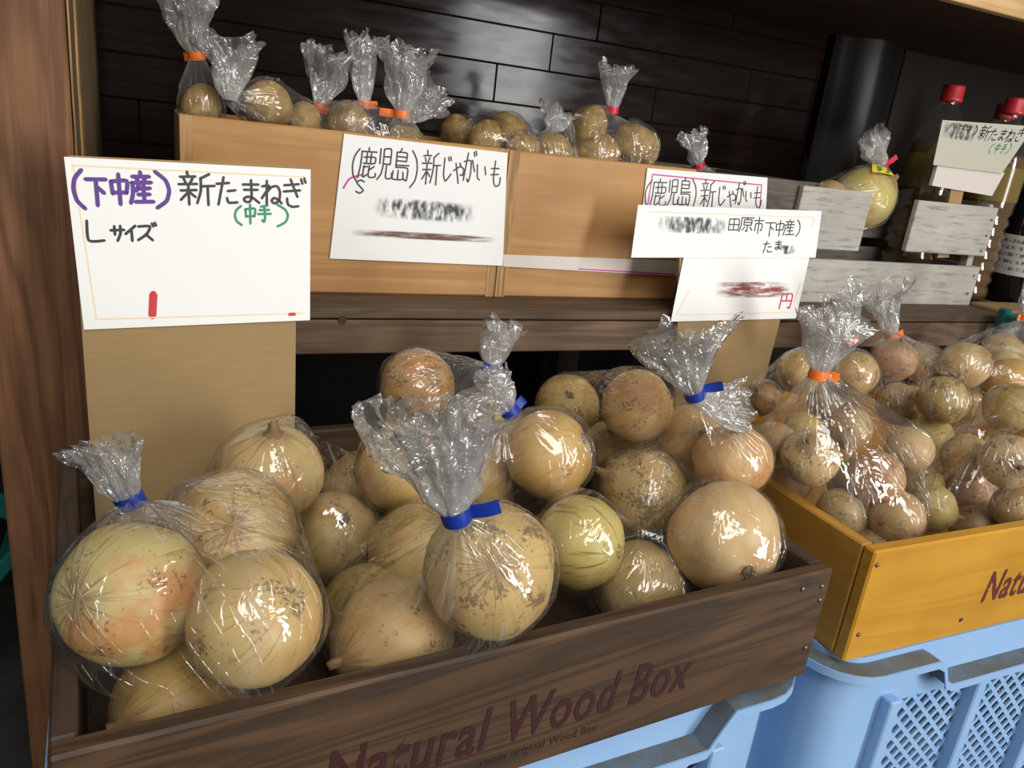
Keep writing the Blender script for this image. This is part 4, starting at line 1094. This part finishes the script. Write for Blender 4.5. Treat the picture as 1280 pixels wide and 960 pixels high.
def tape_obj(neck, ax, m, parent, flag, seed, w=.0085, r=.0082):
    ax = ax.normalized(); fdir = (flag-ax*flag.dot(ax)).normalized(); t2 = ax.cross(fdir)
    bm = bmesh.new(); n = 18; rows = []
    for i in range(n):
        a = 2*PI*i/n; d = fdir*math.cos(a)+t2*math.sin(a)
        rows.append([bm.verts.new(neck+d*rr+ax*z) for rr, z in ((r, -w/2), (r*1.04, 0), (r, w/2), (r-.0012, w/2), (r-.0012, -w/2))])
    for i in range(n):
        a, b = rows[i], rows[(i+1) % n]
        for k in range(5): bm.faces.new((a[k], a[(k+1) % 5], b[(k+1) % 5], b[k]))
    # the two tape ends stuck together into a flag
    L = flag.length; st_ = []
    for k in range(5):
        s = k/4; c = neck+fdir*(r*.9+L*s)+t2*(.0015*math.sin(s*3+seed))
        st_.append([bm.verts.new(c+ax*z+t2*y) for z, y in ((-w/2, -.0006), (w/2, -.0006), (w/2, .0006), (-w/2, .0006))])
    for a, b in zip(st_, st_[1:]):
        for k in range(4): bm.faces.new((a[k], a[(k+1) % 4], b[(k+1) % 4], b[k]))
    bm.faces.new(st_[0]); bm.faces.new(st_[-1][::-1])
    return by_angle(bmobj('tape', bm, m, parent))
def bag(label, keys, neckpx=None, Y=None, tippx=None, width=.05, tape=None, flag=(1, 0), corners=(), seed=0, cling=.35, group=None, pleat=1.0, flaglen=.014, layers=2, flat=.45, frill=None):
    balls = [BALL[k] for k in keys]
    neck = at(*neckpx, Y) if neckpx else None
    zb = min(c.z-r for c, r in balls); ctr = Vector((0, 0, 0))
    for c, r in balls: ctr += c/len(balls)
    loc = Vector((ctr.x, ctr.y, zb))
    t = thing('plastic_bag', label, 'bag', loc, 0, group)
    V, F, A1, A2, GA = film_mesh(balls, neck, [at(*c) for c in corners], seed, cling=cling, pleat=pleat)
    crease_attr(mesh('film', [v-loc for v in V], F, M['film'], t, True), A1, A2, GA)
    if tippx:
        tip = at(*tippx, Y); V, F, A1, A2, GA = tuft_mesh(neck, tip, width, seed, layers, flat=flat)
        crease_attr(mesh('gathered_top', [v-loc for v in V], F, M['tuft'], t, True), A1, A2, GA)
        if frill:
            tip2 = at(*frill[:2], Y-.01); V, F, A1, A2, GA = tuft_mesh(neck-(tip-neck)*.08, tip2, frill[2], seed+40, 1, flat=.4)
            crease_attr(mesh('side_frill', [v-loc for v in V], F, M['tuft'], t, True), A1, A2, GA)
        if tape:
            fd = (RGT*flag[0]-UP*flag[1]).normalized()*flaglen
            tape_obj(neck-loc, tip-neck, M['tape_'+tape], t, fd, seed)['label'] = tape+' closing tape'
    return t
GB = 'clear bags of large onions in the dark crate'
bag('clear bag with limp blue-tied top at the left of the dark crate', ('a1','a2','a3','a4'), (163,624), .47, (122,553), .05, 'blue', (-1, .1), (), 1, .3, GB, 1.0, .004)
bag('clear bag coming to a point in front of the big cardboard sign', ('b1','b2','b3'), None, None, None, corners=((379,512,.60),(374,520,.60),(246,600,.585)), seed=2, cling=.3, group=GB)
bag('clear bag with the largest crumpled top and blue tape flag, front centre', ('c1','c2','c3','c4'), (570,643), .348, (533,512), .072, 'blue', (1, -.12), (), 3, .12, GB, 1.8, .017, 3)
bag('clear bag with pointed film corner round the striped and speckled onions', ('d1','d2','d3','d4'), None, None, None, corners=((838,732,.44),(974,722,.43)), seed=4, cling=.75, group=GB)
bag('clear bag with blue tape lying over the shiny orange onion', ('e1','e2','e3'), (637,513), .545, (602,474), .05, 'blue', (1, -.4), (), 5, .4, GB, 1.4, .008)
bag('clear bag with blue tape standing highest at the back left of the dark crate', ('f1','f2'), (613,459), .67, (628,405), .04, 'blue', (1, .4), (), 6, .3, GB, 1.0, .006)
bag('clear bag fanning out from dark blue tape at the back right of the dark crate', ('g1','g2','g3','g4','g5'), (868,492), .475, (850,412), .068, 'blue', (1, -.1), ((680,480,.67),(965,590,.45)), 7, .15, GB, 1.9, .016, 3, .35, (936,512,.042))
GY = 'clear bags of small onions in the honey crate'
bag('clear bag with orange tape at the front left of the honey crate', ('p1','p2','p3','p4','p5','p6','p7','p8','p9','p11','p12','p13'), (1022,468), .50, (1042,398), .045, 'orange', (1, .05), ((1150,665,.43),), 8, .1, GY, 1.6, .012)
bag('clear bag with slim top behind the front orange-taped bag', ('q1','q2','q3','q4'), (1062,424), .64, (1054,362), .042, 'orange', (1, 0), (), 9, .3, GY, 1.0, .004)
bag('clear bag with orange tape in the middle back of the honey crate', ('r1','r2','r3','r4','u1','u3'), (1114,420), .67, (1108,362), .05, 'orange', (1, -.1), (), 10, .35, GY, 1.0, .008)
bag('clear bag with orange tape at the far right edge of the honey crate', ('s1','s2','s3','r5'), (1282,398), .68, (1300,350), .045, 'orange', (-1, .3), (), 12, .3, GY, 1.0, .006)
bag('clear bag without visible closure at the right front of the honey crate', ('t1','t2','t3','t4','t5','u2','u4','u5'), None, None, None, seed=13, cling=.4, group=GY)
GP = 'clear bags of potatoes on the shelf'
bag('tall clear bag with orange tape at the left end of the shelf', ('j1',), (246,70), .915, (228,-24), .08, 'orange', (-1, .1), (), 14, .1, GP, 1.4, .006, 2)
bag('clear bag with untaped crumpled top beside the tall orange-taped bag', ('j2','j3'), (287,125), .865, (286,52), .055, None, (1, 0), ((405,158,.89),), 15, .15, GP, 1.2)
bag('faint clear bag top with narrow orange tape left of its neighbours', ('k1',), (400,136), .925, (416,62), .05, 'orange', (1, .1), (), 16, .2, GP, 1.0, .002, 1)
bag('clear bag with thin spiked top and orange tape on the shelf', ('k1','m1'), (455,131), .92, (452,46), .032, 'orange', (1, .4), (), 17, .2, GP, 1.0, .008, 2)
bag('clear bag with wide crumpled top and long orange tape flag', ('m1',), (502,143), .89, (508,58), .062, 'orange', (-1, .12), (), 18, .15, GP, 1.5, .017, 3, .45, (552,112,.045))
bag('untied clear bag over the back potatoes of the second pine box', ('n1','n2','n3','n4'), None, None, None, seed=19, cling=.4, group=GP)
bag('clear bag with faint peaked top at the centre of the second pine box', ('o1',), (688,166), .895, (700,134), .05, None, (1, 0), ((713,136,.895),), 20, .1, GP, 1.2, .01, 1)
bag('clear bag with red tape holding three potatoes in the second pine box', ('w1','w2','w3'), (765,138), .91, (772,82), .04, 'red', (-1, -.15), (), 21, .3, GP, 1.2, .014)
bag('clear bag top with red tape above the magenta-bordered sign', ('x1',), (873,208), .92, (866,164), .05, 'red', (1, 0), (), 22, .2, GP, 1.2, .002)
b = bag('clear bag with red tape and yellow sticker in the whitewashed crate', ('v1','v2'), (1103,207), .89, (1088,170), .058, 'red', (1, -.12), (), 23, .25, 'bag in the whitewashed crate', 1.2, .016)
# yellow price sticker on that bag
c, r = BALL['v1']
V = []; F = []
for i in range(11):
    for j in range(4):
        q = (1089+44*i/10, 209.5+9*j/3+13*(i/10)**2-abs(i-5)*.05)
        v = pole_dir(c, r, q); V.append(c+v*(r*1.05+.0025)-b.location)
for i in range(10):
    for j in range(3): F.append((i*4+j, i*4+j+1, i*4+j+5, i*4+j+4))
class Bent(Sheet):
    def __init__(s): s.w, s.h = .036, .008
    def P(s, u, v, off=0):
        q = (1089+44*u, 209.5+9*v+13*u*u-abs(u-.5)*.5); d = pole_dir(c, r, q); return c+d*(r*1.05+.0028+off)-b.location
stc = mesh('price_sticker', V, F, M['sticker'], b); stc['label'] = 'curved yellow price sticker'
Bent().write('lettering', [('¥',.14,.2,.25,.85),('3',.36,.2,.45,.85),('3',.55,.2,.64,.85),('0',.74,.2,.84,.85)], .0011, M['ink_green'], stc, .0006)
